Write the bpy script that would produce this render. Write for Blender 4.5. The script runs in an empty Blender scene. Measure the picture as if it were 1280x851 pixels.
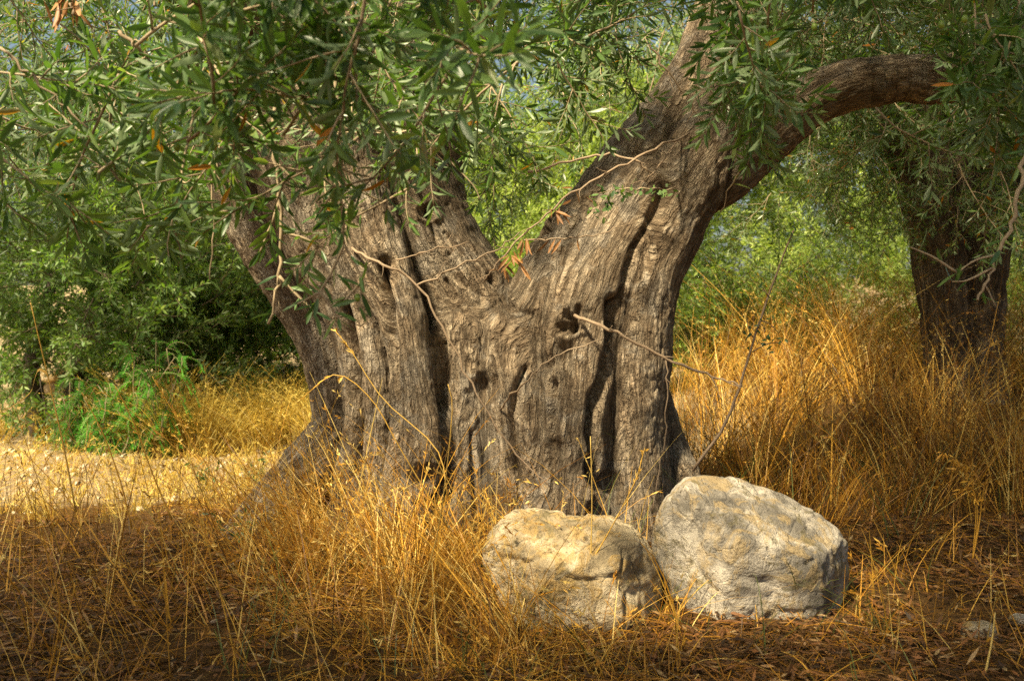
import bpy, math, random
import numpy as np
from mathutils import Vector, Matrix

random.seed(7)
rng = np.random.default_rng(7)
S = bpy.context.scene
COL = S.collection
R = math.radians

# ------------------------------------------------------------------ camera, world, sun, exposure
F = 1244.0                       # focal length in pixels of the 1280 px wide photo
HZ = 400.0                       # row of the eye level
EYE = 1.0
cam = bpy.data.cameras.new("camera")
cam.sensor_width = 36.0
cam.lens = 36.0 * F / 1280.0
cam.shift_y = -(425.5 - HZ) / 1280.0
cam.clip_end = 2000
cam.dof.use_dof = True
cam.dof.focus_distance = 3.7
cam.dof.aperture_fstop = 4.5
cam_o = bpy.data.objects.new("camera", cam)
cam_o.location = (0, 0, EYE)
cam_o.rotation_euler = (R(90), 0, 0)
COL.objects.link(cam_o)
S.camera = cam_o

SUN_DIR = Vector((-0.42, -0.46, 0.78)).normalized()      # towards the sun
world = bpy.data.worlds.new("World")
S.world = world
world.use_nodes = True
wn = world.node_tree
bg = wn.nodes["Background"]
sky = wn.nodes.new("ShaderNodeTexSky")
sky.sky_type = 'NISHITA'
sky.sun_disc = False
sky.sun_elevation = math.asin(SUN_DIR.z)
sky.sun_rotation = math.atan2(SUN_DIR.x, SUN_DIR.y)
sky.dust_density = 4.0
wn.links.new(sky.outputs[0], bg.inputs[0])
bg.inputs[1].default_value = 0.06
sun = bpy.data.lights.new("sun", 'SUN')
sun.energy = 5.0
sun.angle = R(6.0)
sun.color = (1.0, 0.87, 0.66)
sun_o = bpy.data.objects.new("sun", sun)
sun_o.rotation_euler = SUN_DIR.to_track_quat('Z', 'Y').to_euler()
COL.objects.link(sun_o)
S.view_settings.view_transform = 'Standard'
S.view_settings.look = 'None'
S.view_settings.exposure = 1.45
S.view_settings.use_white_balance = True          # a camera set for shade
S.view_settings.white_balance_temperature = 7300
S.view_settings.white_balance_tint = 6
S.view_settings.gamma = 1.0
S.view_settings.use_curve_mapping = False
S.cycles.use_denoising = False
S.cycles.max_bounces = 5
S.cycles.diffuse_bounces = 3
S.cycles.transmission_bounces = 4
S.cycles.use_adaptive_sampling = False

# ------------------------------------------------------------------ small helpers
def P(px, py, Y):
    """the point at distance Y that the photo shows at pixel px, py"""
    return np.array(((px - 640.0) / F * Y, Y, EYE - (py - HZ) / F * Y))

def nrm(v):
    v = np.asarray(v, float)
    return v / np.maximum(np.linalg.norm(v, axis=-1, keepdims=True), 1e-9)

def _hash(ix, iy, iz, s):
    h = (ix.astype(np.int64) * 374761393 + iy.astype(np.int64) * 668265263 + iz.astype(np.int64) * 2147483647 + s * 144665) & 0xffffffff
    h = ((h ^ (h >> 13)) * 1274126177) & 0xffffffff
    h = ((h ^ (h >> 16)) * 2246822519) & 0xffffffff
    return ((h ^ (h >> 15)) & 0xffffff) / float(0xffffff)

def noise(p, scale=1.0, seed=0):
    """smooth value noise in -1..1"""
    q = np.asarray(p, float) * scale + 1000.0
    i = np.floor(q).astype(np.int64)
    f = q - i
    f = f * f * f * (f * (f * 6 - 15) + 10)
    out = 0
    for dx in (0, 1):
        wx = f[:, 0] if dx else 1 - f[:, 0]
        for dy in (0, 1):
            wy = f[:, 1] if dy else 1 - f[:, 1]
            for dz in (0, 1):
                wz = f[:, 2] if dz else 1 - f[:, 2]
                out = out + wx * wy * wz * _hash(i[:, 0] + dx, i[:, 1] + dy, i[:, 2] + dz, seed)
    return out * 2 - 1

def fbm(p, scale, octaves=4, seed=0, gain=0.5):
    a, s, t = 1.0, 0.0, 0.0
    for k in range(octaves):
        s = s + a * noise(p, scale * 2.03 ** k, seed + k)
        t += a
        a *= gain
    return s / t

def voronoi(p, scale, seed=0):
    """distance to the nearest and second nearest feature point"""
    q = np.asarray(p, float) * scale + 500.0
    i = np.floor(q).astype(np.int64)
    d1 = np.full(len(q), 9.0)
    d2 = np.full(len(q), 9.0)
    for dx in (-1, 0, 1):
        for dy in (-1, 0, 1):
            for dz in (-1, 0, 1):
                c = i + np.array((dx, dy, dz))
                fp = np.stack([c[:, 0] + _hash(c[:, 0], c[:, 1], c[:, 2], seed),
                               c[:, 1] + _hash(c[:, 0], c[:, 1], c[:, 2], seed + 1),
                               c[:, 2] + _hash(c[:, 0], c[:, 1], c[:, 2], seed + 2)], 1)
                d = np.linalg.norm(fp - q, axis=1)
                m = d < d1
                d2 = np.where(m, d1, np.minimum(d2, d))
                d1 = np.where(m, d, d1)
    return d1, d2

def sstep(a, b, x):
    t = np.clip((x - a) / (b - a), 0, 1)
    return t * t * (3 - 2 * t)

def quads(name, V, Q, mat, parent=None, attrs=None, smooth=True, loc=None):
    me = bpy.data.meshes.new(name)
    V = np.ascontiguousarray(V, np.float32)
    Q = np.ascontiguousarray(Q, np.int32)
    me.vertices.add(len(V))
    me.vertices.foreach_set("co", V.ravel())
    me.loops.add(Q.size)
    me.loops.foreach_set("vertex_index", Q.ravel())
    me.polygons.add(len(Q))
    me.polygons.foreach_set("loop_start", np.arange(len(Q), dtype=np.int32) * Q.shape[1])
    if smooth:
        me.polygons.foreach_set("use_smooth", np.ones(len(Q), bool))
    for k, a in (attrs or {}).items():
        a = np.asarray(a, np.float32)
        if a.ndim == 1:
            me.attributes.new(k, 'FLOAT', 'POINT').data.foreach_set("value", a)
        else:
            me.attributes.new(k, 'FLOAT_VECTOR', 'POINT').data.foreach_set("vector", a.ravel())
    me.update(calc_edges=True)
    me.materials.append(mat)
    return link(name, me, parent, loc)

def link(name, me, parent=None, loc=None):
    o = bpy.data.objects.new(name, me)
    COL.objects.link(o)
    if parent is not None:
        o.parent = parent
    if loc is not None:
        o.location = loc
    return o

def tag(o, label=None, cat=None, group=None, kind=None):
    if label: o["label"] = label
    if cat: o["category"] = cat
    if group: o["group"] = group
    if kind: o["kind"] = kind
    return o

def empty(name, loc):
    o = bpy.data.objects.new(name, None)
    o.location = loc
    o.empty_display_size = 0.2
    COL.objects.link(o)
    return o

def catmull(pts, n):
    pts = np.asarray(pts, float)
    e = np.vstack([2 * pts[0] - pts[1], pts, 2 * pts[-1] - pts[-2]])
    out = []
    m = len(pts) - 1
    for u in np.linspace(0, m, n):
        i = min(int(u), m - 1)
        t = u - i
        p0, p1, p2, p3 = e[i], e[i + 1], e[i + 2], e[i + 3]
        out.append(0.5 * (2 * p1 + (p2 - p0) * t + (2 * p0 - 5 * p1 + 4 * p2 - p3) * t * t + (3 * p1 - p0 - 3 * p2 + p3) * t ** 3))
    return np.array(out)

class Acc:
    """collects quads of one mesh"""
    def __init__(self):
        self.v, self.q, self.t, self.n = [], [], [], 0
    def add(self, V, Q, T=None):
        self.v.append(V); self.q.append(np.asarray(Q) + self.n)
        self.t.append(np.full(len(V), 0.5) if T is None else np.broadcast_to(T, (len(V),)))
        self.n += len(V)
    def get(self):
        return np.concatenate(self.v), np.concatenate(self.q), np.concatenate(self.t)
    def build(self, name, mat, parent=None, loc=None):
        V, Q, T = self.get()
        if loc is not None and parent is None:
            V = V - np.asarray(loc)
        return quads(name, V, Q, mat, parent, {"tint": T}, loc=loc)

def tube(acc, pts, radii, sides=6, tint=0.5, knob=0.0):
    pts = np.asarray(pts, float)
    n = len(pts)
    radii = np.broadcast_to(np.asarray(radii, float), (n,))
    d = nrm(np.gradient(pts, axis=0))
    ref = np.array((0.3, 0.9, 0.2)) if abs(d[0] @ np.array((0.3, 0.9, 0.2))) < 0.9 else np.array((1.0, 0, 0))
    V = []
    e1 = nrm(np.cross(d[0], ref))
    for k in range(n):
        e1 = nrm(e1 - d[k] * (e1 @ d[k]))
        e2 = np.cross(d[k], e1)
        a = np.linspace(0, 2 * math.pi, sides, endpoint=False)
        r = radii[k] * (1 + knob * rng.uniform(-1, 1, sides))
        V.append(pts[k] + (np.cos(a) * r)[:, None] * e1 + (np.sin(a) * r)[:, None] * e2)
    V = np.concatenate(V)
    Q = []
    for k in range(n - 1):
        for s in range(sides):
            s2 = (s + 1) % sides
            Q.append((k * sides + s, k * sides + s2, (k + 1) * sides + s2, (k + 1) * sides + s))
    # closed tips
    V = np.vstack([V, pts[0], pts[-1]])
    a, b = n * sides, n * sides + 1
    for s in range(0, sides, 2):
        Q.append((a, (s + 2) % sides, s + 1, s))
        o = (n - 1) * sides
        Q.append((b, o + s, o + s + 1, o + (s + 2) % sides))
    acc.add(V, np.array(Q), tint)

# ------------------------------------------------------------------ materials
def new_mat(name):
    m = bpy.data.materials.new(name)
    m.use_nodes = True
    nt = m.node_tree
    b = nt.nodes["Principled BSDF"]
    return m, nt, b

def N(nt, typ, **kw):
    n = nt.nodes.new(typ)
    for k, v in kw.items():
        if k in n.inputs.keys() if isinstance(k, str) else False:
            n.inputs[k].default_value = v
        else:
            setattr(n, k, v)
    return n

def ramp(nt, fac, stops):
    r = nt.nodes.new("ShaderNodeValToRGB")
    while len(r.color_ramp.elements) < len(stops):
        r.color_ramp.elements.new(0.5)
    for e, (p, c) in zip(r.color_ramp.elements, stops):
        e.position = p
        e.color = (*c, 1) if len(c) == 3 else c
    nt.links.new(fac, r.inputs[0])
    return r.outputs[0]

def mix(nt, fac, a, b, mode='MIX'):
    m = nt.nodes.new("ShaderNodeMix")
    m.data_type = 'RGBA'
    m.blend_type = mode
    for s, v in ((0, fac), (6, a), (7, b)):
        if hasattr(v, "is_linked"):
            nt.links.new(v, m.inputs[s])
        else:
            m.inputs[s].default_value = v if s == 0 else (*v, 1)
    return m.outputs[2]

def math_n(nt, op, a, b=0.0):
    m = nt.nodes.new("ShaderNodeMath")
    m.operation = op
    for s, v in ((0, a), (1, b)):
        if hasattr(v, "is_linked"):
            nt.links.new(v, m.inputs[s])
        else:
            m.inputs[s].default_value = v
    return m.outputs[0]

def thin_mat(name, stops, under=None, gloss=0.45, trans=0.25, trans_gain=(1.0, 1.0, 1.0), spec=0.5):
    """leaf or straw: colour from the per leaf tint, some light let through"""
    m, nt, b = new_mat(name)
    at = nt.nodes.new("ShaderNodeAttribute"); at.attribute_name = "tint"
    c = ramp(nt, at.outputs["Fac"], stops)
    tr_c = c
    if under:
        g = nt.nodes.new("ShaderNodeNewGeometry")
        c2 = mix(nt, g.outputs["Backfacing"], c, under)
    else:
        c2 = c
    nt.links.new(c2, b.inputs["Base Color"])
    b.inputs["Roughness"].default_value = gloss
    b.inputs["Specular IOR Level"].default_value = spec
    t = nt.nodes.new("ShaderNodeBsdfTranslucent")
    nt.links.new(mix(nt, 1.0, tr_c, trans_gain, 'MULTIPLY'), t.inputs[0])
    ms = nt.nodes.new("ShaderNodeMixShader")
    ms.inputs[0].default_value = trans
    nt.links.new(b.outputs[0], ms.inputs[1])
    nt.links.new(t.outputs[0], ms.inputs[2])
    nt.links.new(ms.outputs[0], nt.nodes["Material Output"].inputs[0])
    return m

M = {}
M["leaf"] = thin_mat("olive_leaf", [(0.0, (0.030, 0.078, 0.026)), (0.45, (0.085, 0.165, 0.052)), (0.8, (0.160, 0.262, 0.080)),
                                    (0.955, (0.22, 0.28, 0.09)), (0.972, (0.50, 0.30, 0.04)), (1.0, (0.42, 0.16, 0.03))],
                     under=(0.17, 0.235, 0.12), gloss=0.38, trans=0.32, trans_gain=(1.6, 1.8, 0.55), spec=0.45)
M["shrub_leaf"] = thin_mat("shrub_leaf", [(0.0, (0.050, 0.105, 0.028)), (0.5, (0.115, 0.21, 0.050)), (1.0, (0.32, 0.40, 0.085))],
                           under=(0.14, 0.20, 0.07), gloss=0.5, trans=0.35, trans_gain=(1.6, 1.8, 0.7))
M["frond"] = thin_mat("pepper_frond", [(0.0, (0.05, 0.19, 0.025)), (1.0, (0.11, 0.34, 0.05))], gloss=0.5, trans=0.4, trans_gain=(1.4, 1.6, 0.7))
M["straw"] = thin_mat("dry_straw", [(0.0, (0.08, 0.045, 0.015)), (0.25, (0.27, 0.115, 0.018)), (0.5, (0.53, 0.25, 0.030)), (0.8, (0.68, 0.39, 0.060)), (1.0, (0.74, 0.54, 0.17))],
                      gloss=0.5, trans=0.25, spec=0.4)
M["pale_straw"] = thin_mat("pale_straw", [(0.0, (0.30, 0.18, 0.03)), (0.4, (0.60, 0.40, 0.06)), (1.0, (0.76, 0.60, 0.16))], gloss=0.55, trans=0.3, spec=0.3)
M["litter"] = thin_mat("leaf_litter", [(0.0, (0.04, 0.027, 0.016)), (0.45, (0.12, 0.056, 0.022)), (0.8, (0.25, 0.105, 0.036)), (1.0, (0.36, 0.25, 0.12))], gloss=0.6, trans=0.1, spec=0.3)
M["withered"] = thin_mat("withered_leaf", [(0.0, (0.22, 0.10, 0.035)), (1.0, (0.46, 0.23, 0.085))], gloss=0.55, trans=0.25)

def twig_mat(name, a, b_):
    m, nt, b = new_mat(name)
    at = nt.nodes.new("ShaderNodeAttribute"); at.attribute_name = "tint"
    n = N(nt, "ShaderNodeTexNoise"); n.inputs["Scale"].default_value = 60
    f = math_n(nt, 'ADD', math_n(nt, 'MULTIPLY', n.outputs[0], 0.5), math_n(nt, 'MULTIPLY', at.outputs["Fac"], 0.5))
    nt.links.new(ramp(nt, f, [(0.25, a), (0.75, b_)]), b.inputs["Base Color"])
    b.inputs["Roughness"].default_value = 0.75
    bp = nt.nodes.new("ShaderNodeBump"); bp.inputs["Strength"].default_value = 0.5; bp.inputs["Distance"].default_value = 0.002
    nt.links.new(n.outputs[0], bp.inputs["Height"]); nt.links.new(bp.outputs[0], b.inputs["Normal"])
    return m
M["twig"] = twig_mat("twig_bark", (0.13, 0.085, 0.045), (0.42, 0.33, 0.21))
M["dead_wood"] = twig_mat("dead_wood", (0.17, 0.11, 0.07), (0.36, 0.27, 0.18))
M["dark_wood"] = twig_mat("dark_wood", (0.035, 0.025, 0.016), (0.11, 0.075, 0.045))

def bark_mat(name, dark, mid, light, grey):
    m, nt, b = new_mat(name)
    L = nt.links.new
    at = nt.nodes.new("ShaderNodeAttribute"); at.attribute_name = "grain"
    geo = nt.nodes.new("ShaderNodeNewGeometry")
    # a little wobble so that furrows wander
    wob = N(nt, "ShaderNodeTexNoise"); wob.inputs["Scale"].default_value = 5.0; wob.inputs["Detail"].default_value = 3
    L(geo.outputs["Position"], wob.inputs["Vector"])
    sub = nt.nodes.new("ShaderNodeVectorMath"); sub.operation = 'SUBTRACT'; sub.inputs[1].default_value = (0.5, 0.5, 0.5)
    L(wob.outputs["Color"], sub.inputs[0])
    sc = nt.nodes.new("ShaderNodeVectorMath"); sc.operation = 'SCALE'; sc.inputs[3].default_value = 0.030
    L(sub.outputs[0], sc.inputs[0])
    add = nt.nodes.new("ShaderNodeVectorMath"); add.operation = 'ADD'
    L(at.outputs["Vector"], add.inputs[0]); L(sc.outputs[0], add.inputs[1])
    def mapped(s):
        mp = nt.nodes.new("ShaderNodeMapping"); mp.inputs["Scale"].default_value = s
        L(add.outputs[0], mp.inputs["Vector"])
        return mp.outputs[0]
    def nz(vec, det, rough, scale=1.0, dist=0.0):
        n = N(nt, "ShaderNodeTexNoise"); n.inputs["Scale"].default_value = scale; n.inputs["Detail"].default_value = det
        n.inputs["Roughness"].default_value = rough; n.inputs["Distortion"].default_value = dist
        L(vec, n.inputs["Vector"]); return n.outputs[0]
    def rng_(x, lo, hi, a=0.0, b_=1.0):
        r = nt.nodes.new("ShaderNodeMapRange"); r.inputs[1].default_value = lo; r.inputs[2].default_value = hi
        r.inputs[3].default_value = a; r.inputs[4].default_value = b_
        L(x, r.inputs[0]); return r.outputs[0]
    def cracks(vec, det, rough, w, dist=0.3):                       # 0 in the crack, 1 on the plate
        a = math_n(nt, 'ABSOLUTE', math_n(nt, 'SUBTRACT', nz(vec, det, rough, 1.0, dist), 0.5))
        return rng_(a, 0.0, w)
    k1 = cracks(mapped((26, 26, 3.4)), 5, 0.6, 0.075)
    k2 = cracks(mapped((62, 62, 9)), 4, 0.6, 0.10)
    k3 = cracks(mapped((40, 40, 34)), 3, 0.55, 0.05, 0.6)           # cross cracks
    patch = nz(geo.outputs["Position"], 5, 0.6, 3.6)
    zone_x = rng_(patch, 0.44, 0.60)
    v1 = N(nt, "ShaderNodeTexVoronoi", feature='DISTANCE_TO_EDGE'); v1.inputs["Scale"].default_value = 1.0
    L(mapped((52, 52, 30)), v1.inputs["Vector"])
    c1 = math_n(nt, 'MAXIMUM', rng_(v1.outputs["Distance"], 0.0, 0.14), math_n(nt, 'SUBTRACT', 1.0, zone_x))
    fib = nz(mapped((95, 95, 6)), 8, 0.7)
    big = nz(geo.outputs["Position"], 6, 0.62, 5.5)
    fine = nz(geo.outputs["Position"], 6, 0.7, 150)
    col = ramp(nt, math_n(nt, 'ADD', math_n(nt, 'MULTIPLY', fib, 0.6), math_n(nt, 'MULTIPLY', big, 0.4)), [(0.34, dark), (0.47, mid), (0.62, light)])
    col = mix(nt, math_n(nt, 'MULTIPLY', rng_(big, 0.52, 0.57), 0.6), col, grey)
    vp = N(nt, "ShaderNodeTexVoronoi", feature='F1'); vp.inputs["Scale"].default_value = 1.0; vp.inputs["Randomness"].default_value = 1.0
    L(mapped((40, 40, 9)), vp.inputs["Vector"])
    sepx = nt.nodes.new("ShaderNodeSeparateColor"); L(vp.outputs["Color"], sepx.inputs[0])
    plate = sepx.outputs[0]
    col = mix(nt, math_n(nt, 'MULTIPLY', rng_(plate, 0.55, 0.75), 0.55), col, light)
    col = mix(nt, math_n(nt, 'MULTIPLY', rng_(sepx.outputs[1], 0.70, 0.85), 0.55), col, mix(nt, 0.4, dark, mid))
    lich = nz(geo.outputs["Position"], 8, 0.72, 9.0, 0.8)
    col = mix(nt, math_n(nt, 'MULTIPLY', rng_(lich, 0.60, 0.64), 0.5), col, tuple(min(1, x * 1.2) for x in grey))
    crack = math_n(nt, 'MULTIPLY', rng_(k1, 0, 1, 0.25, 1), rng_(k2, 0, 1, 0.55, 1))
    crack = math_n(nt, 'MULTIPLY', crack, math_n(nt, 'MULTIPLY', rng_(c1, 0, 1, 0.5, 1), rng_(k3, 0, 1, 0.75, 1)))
    col = mix(nt, crack, mix(nt, 0.75, col, tuple(x * 0.5 for x in dark)), col)  # crack recesses darkened in the colour, shade painted on top of the bump
    L(col, b.inputs["Base Color"])
    b.inputs["Roughness"].default_value = 0.9
    b.inputs["Specular IOR Level"].default_value = 0.2
    h = math_n(nt, 'ADD', math_n(nt, 'MULTIPLY', k1, 0.75), math_n(nt, 'MULTIPLY', k2, 0.32))
    h = math_n(nt, 'ADD', h, math_n(nt, 'MULTIPLY', k3, 0.18))
    h = math_n(nt, 'ADD', h, math_n(nt, 'MULTIPLY', c1, 0.35))
    h = math_n(nt, 'ADD', h, math_n(nt, 'MULTIPLY', fib, 0.7))
    h = math_n(nt, 'ADD', h, math_n(nt, 'MULTIPLY', fine, 0.26))
    h = math_n(nt, 'ADD', h, math_n(nt, 'MULTIPLY', plate, 0.55))
    bp = nt.nodes.new("ShaderNodeBump"); bp.inputs["Strength"].default_value = 1.0; bp.inputs["Distance"].default_value = 0.021
    L(h, bp.inputs["Height"]); L(bp.outputs[0], b.inputs["Normal"])
    return m
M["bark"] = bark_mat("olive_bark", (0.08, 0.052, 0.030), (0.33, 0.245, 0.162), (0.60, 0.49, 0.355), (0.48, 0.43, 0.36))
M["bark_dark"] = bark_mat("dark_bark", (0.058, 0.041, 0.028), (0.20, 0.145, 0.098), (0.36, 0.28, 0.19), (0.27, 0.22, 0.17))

def rock_mat(name, base, pale, ochre, shift):
    m, nt, b = new_mat(name)
    L = nt.links.new
    tc = nt.nodes.new("ShaderNodeTexCoord")
    mp = nt.nodes.new("ShaderNodeMapping"); mp.inputs["Location"].default_value = (shift, shift * 2, 0)
    L(tc.outputs["Object"], mp.inputs["Vector"])
    def nz(s, d=6, r=0.6, dist=0.0):
        n = N(nt, "ShaderNodeTexNoise"); n.inputs["Scale"].default_value = s; n.inputs["Detail"].default_value = d
        n.inputs["Roughness"].default_value = r; n.inputs["Distortion"].default_value = dist
        L(mp.outputs[0], n.inputs["Vector"]); return n.outputs[0]
    a, c, d, e, f = nz(5, 8, 0.62, 0.6), nz(9, 8, 0.7, 1.0), nz(38, 8, 0.7), nz(120, 4), nz(3.2, 6, 0.6, 0.4)
    col = ramp(nt, a, [(0.36, tuple(x * 0.5 for x in base)), (0.5, base), (0.62, pale)])
    def band(x, lo, hi):
        r = nt.nodes.new("ShaderNodeMapRange"); r.inputs[1].default_value = lo; r.inputs[2].default_value = hi
        L(x, r.inputs[0]); return r.outputs[0]
    col = mix(nt, math_n(nt, 'MULTIPLY', band(c, 0.50, 0.56), 0.7), col, ochre)
    col = mix(nt, math_n(nt, 'MULTIPLY', band(f, 0.56, 0.66), 0.8), col, pale)
    col = mix(nt, math_n(nt, 'MULTIPLY', band(d, 0.56, 0.66), 0.8), col, (0.07, 0.055, 0.035))
    g_ = nz(6.5, 8, 0.75, 1.4)
    col = mix(nt, math_n(nt, 'MULTIPLY', band(g_, 0.55, 0.60), 0.7), col, (0.11, 0.095, 0.045))
    col = mix(nt, 0.35, col, ramp(nt, e, [(0.3, (0.25, 0.2, 0.15)), (0.7, (0.6, 0.55, 0.46))]), 'OVERLAY')
    L(col, b.inputs["Base Color"])
    b.inputs["Roughness"].default_value = 0.88
    b.inputs["Specular IOR Level"].default_value = 0.25
    vr = N(nt, "ShaderNodeTexVoronoi", feature='DISTANCE_TO_EDGE'); vr.inputs["Scale"].default_value = 9
    L(mix(nt, 0.12, mp.outputs[0], nz(6)), vr.inputs["Vector"])
    h = math_n(nt, 'ADD', math_n(nt, 'MULTIPLY', c, 1.0), math_n(nt, 'MULTIPLY', d, 0.5))
    h = math_n(nt, 'ADD', h, math_n(nt, 'MULTIPLY', e, 0.16))
    h = math_n(nt, 'ADD', h, math_n(nt, 'MULTIPLY', band(vr.outputs["Distance"], 0, 0.05), 0.12))
    bp = nt.nodes.new("ShaderNodeBump"); bp.inputs["Strength"].default_value = 0.9; bp.inputs["Distance"].default_value = 0.034
    L(h, bp.inputs["Height"]); L(bp.outputs[0], b.inputs["Normal"])
    return m
M["rock_grey"] = rock_mat("grey_boulder_stone", (0.235, 0.22, 0.195), (0.47, 0.44, 0.385), (0.33, 0.25, 0.13), 1.3)
M["rock_cream"] = rock_mat("cream_boulder_stone", (0.37, 0.305, 0.20), (0.60, 0.53, 0.39), (0.40, 0.27, 0.10), 4.7)

def ground_mat():
    m, nt, b = new_mat("soil_and_straw")
    L = nt.links.new
    g = nt.nodes.new("ShaderNodeNewGeometry")
    at = nt.nodes.new("ShaderNodeAttribute"); at.attribute_name = "pale"
    def nz(s, d=6, r=0.6):
        n = N(nt, "ShaderNodeTexNoise"); n.inputs["Scale"].default_value = s; n.inputs["Detail"].default_value = d; n.inputs["Roughness"].default_value = r
        L(g.outputs["Position"], n.inputs["Vector"]); return n.outputs[0]
    a, c, d = nz(2.2), nz(30, 6, 0.7), nz(140, 4)
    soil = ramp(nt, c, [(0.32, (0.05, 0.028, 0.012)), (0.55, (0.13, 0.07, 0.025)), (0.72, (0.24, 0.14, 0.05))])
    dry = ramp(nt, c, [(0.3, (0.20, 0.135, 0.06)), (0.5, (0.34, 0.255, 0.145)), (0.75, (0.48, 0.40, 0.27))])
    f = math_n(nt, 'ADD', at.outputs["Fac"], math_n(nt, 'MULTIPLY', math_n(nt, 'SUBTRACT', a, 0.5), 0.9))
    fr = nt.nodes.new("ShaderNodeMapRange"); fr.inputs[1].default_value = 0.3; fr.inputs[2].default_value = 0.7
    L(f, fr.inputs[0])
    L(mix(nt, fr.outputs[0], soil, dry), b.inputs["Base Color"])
    b.inputs["Roughness"].default_value = 0.95
    b.inputs["Specular IOR Level"].default_value = 0.1
    h = math_n(nt, 'ADD', c, math_n(nt, 'MULTIPLY', d, 0.4))
    bp = nt.nodes.new("ShaderNodeBump"); bp.inputs["Strength"].default_value = 1.0; bp.inputs["Distance"].default_value = 0.03
    L(h, bp.inputs["Height"]); L(bp.outputs[0], b.inputs["Normal"])
    return m
M["ground"] = ground_mat()

def plain(name, c, rough=0.5):
    m, nt, b = new_mat(name)
    n = N(nt, "ShaderNodeTexNoise"); n.inputs["Scale"].default_value = 90
    nt.links.new(ramp(nt, n.outputs[0], [(0.3, tuple(x * 0.8 for x in c)), (0.7, tuple(min(1, x * 1.15) for x in c))]), b.inputs["Base Color"])
    b.inputs["Roughness"].default_value = rough
    return m
M["green_blade"] = thin_mat("green_blade", [(0.0, (0.06, 0.085, 0.02)), (1.0, (0.16, 0.19, 0.04))], gloss=0.5, trans=0.25)
M["pebble"] = plain("pale_pebble", (0.42, 0.35, 0.25), 0.9)
M["fruit"] = plain("green_olive_skin", (0.17, 0.26, 0.035), 0.35)

# ------------------------------------------------------------------ the ground
def H(x, y):
    x = np.asarray(x, float); y = np.asarray(y, float)
    z = 0.62 * sstep(0.6, 2.6, x) * sstep(4.8, 7.8, y)                     # bank on the right
    z = z + 0.10 * np.exp(-((x + 0.1) ** 2 / 1.5 + (y - 4.9) ** 2 / 0.9))   # mound at the trunk
    z = z + 2.6 * sstep(12, 55, y) + 0.25 * sstep(8, 13, y) * sstep(1, -4, x)
    p = np.stack([x.ravel(), y.ravel(), np.zeros(x.size)], 1)
    n = 0.035 * noise(p, 1.3, 3) + 0.014 * noise(p, 5.0, 4)
    return z + n.reshape(x.shape)

def axis(lo, hi, step, far):
    near = np.arange(lo, hi + 1e-6, step)
    g = [hi]
    s = step
    while g[-1] < far:
        s *= 1.25; g.append(g[-1] + s)
    g2 = [lo]
    s = step
    while g2[-1] > -far:
        s *= 1.25; g2.append(g2[-1] - s)
    return np.concatenate([g2[:0:-1], near, g[1:]])
gx, gy = axis(-4, 5, 0.05, 300), axis(1.2, 10, 0.05, 300)
X, Y = np.meshgrid(gx, gy)
Z = H(X, Y)
nx, ny = len(gx), len(gy)
idx = np.arange(nx * ny).reshape(ny, nx)
Q = np.stack([idx[:-1, :-1], idx[:-1, 1:], idx[1:, 1:], idx[1:, :-1]], -1).reshape(-1, 4)
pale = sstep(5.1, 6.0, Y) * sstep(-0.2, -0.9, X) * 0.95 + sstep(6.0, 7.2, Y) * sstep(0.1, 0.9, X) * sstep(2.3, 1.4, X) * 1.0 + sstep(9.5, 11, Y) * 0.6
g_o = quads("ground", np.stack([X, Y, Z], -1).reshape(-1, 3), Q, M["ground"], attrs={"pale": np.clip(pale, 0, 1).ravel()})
tag(g_o, "dry soil and straw under the trees", kind="structure")

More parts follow.
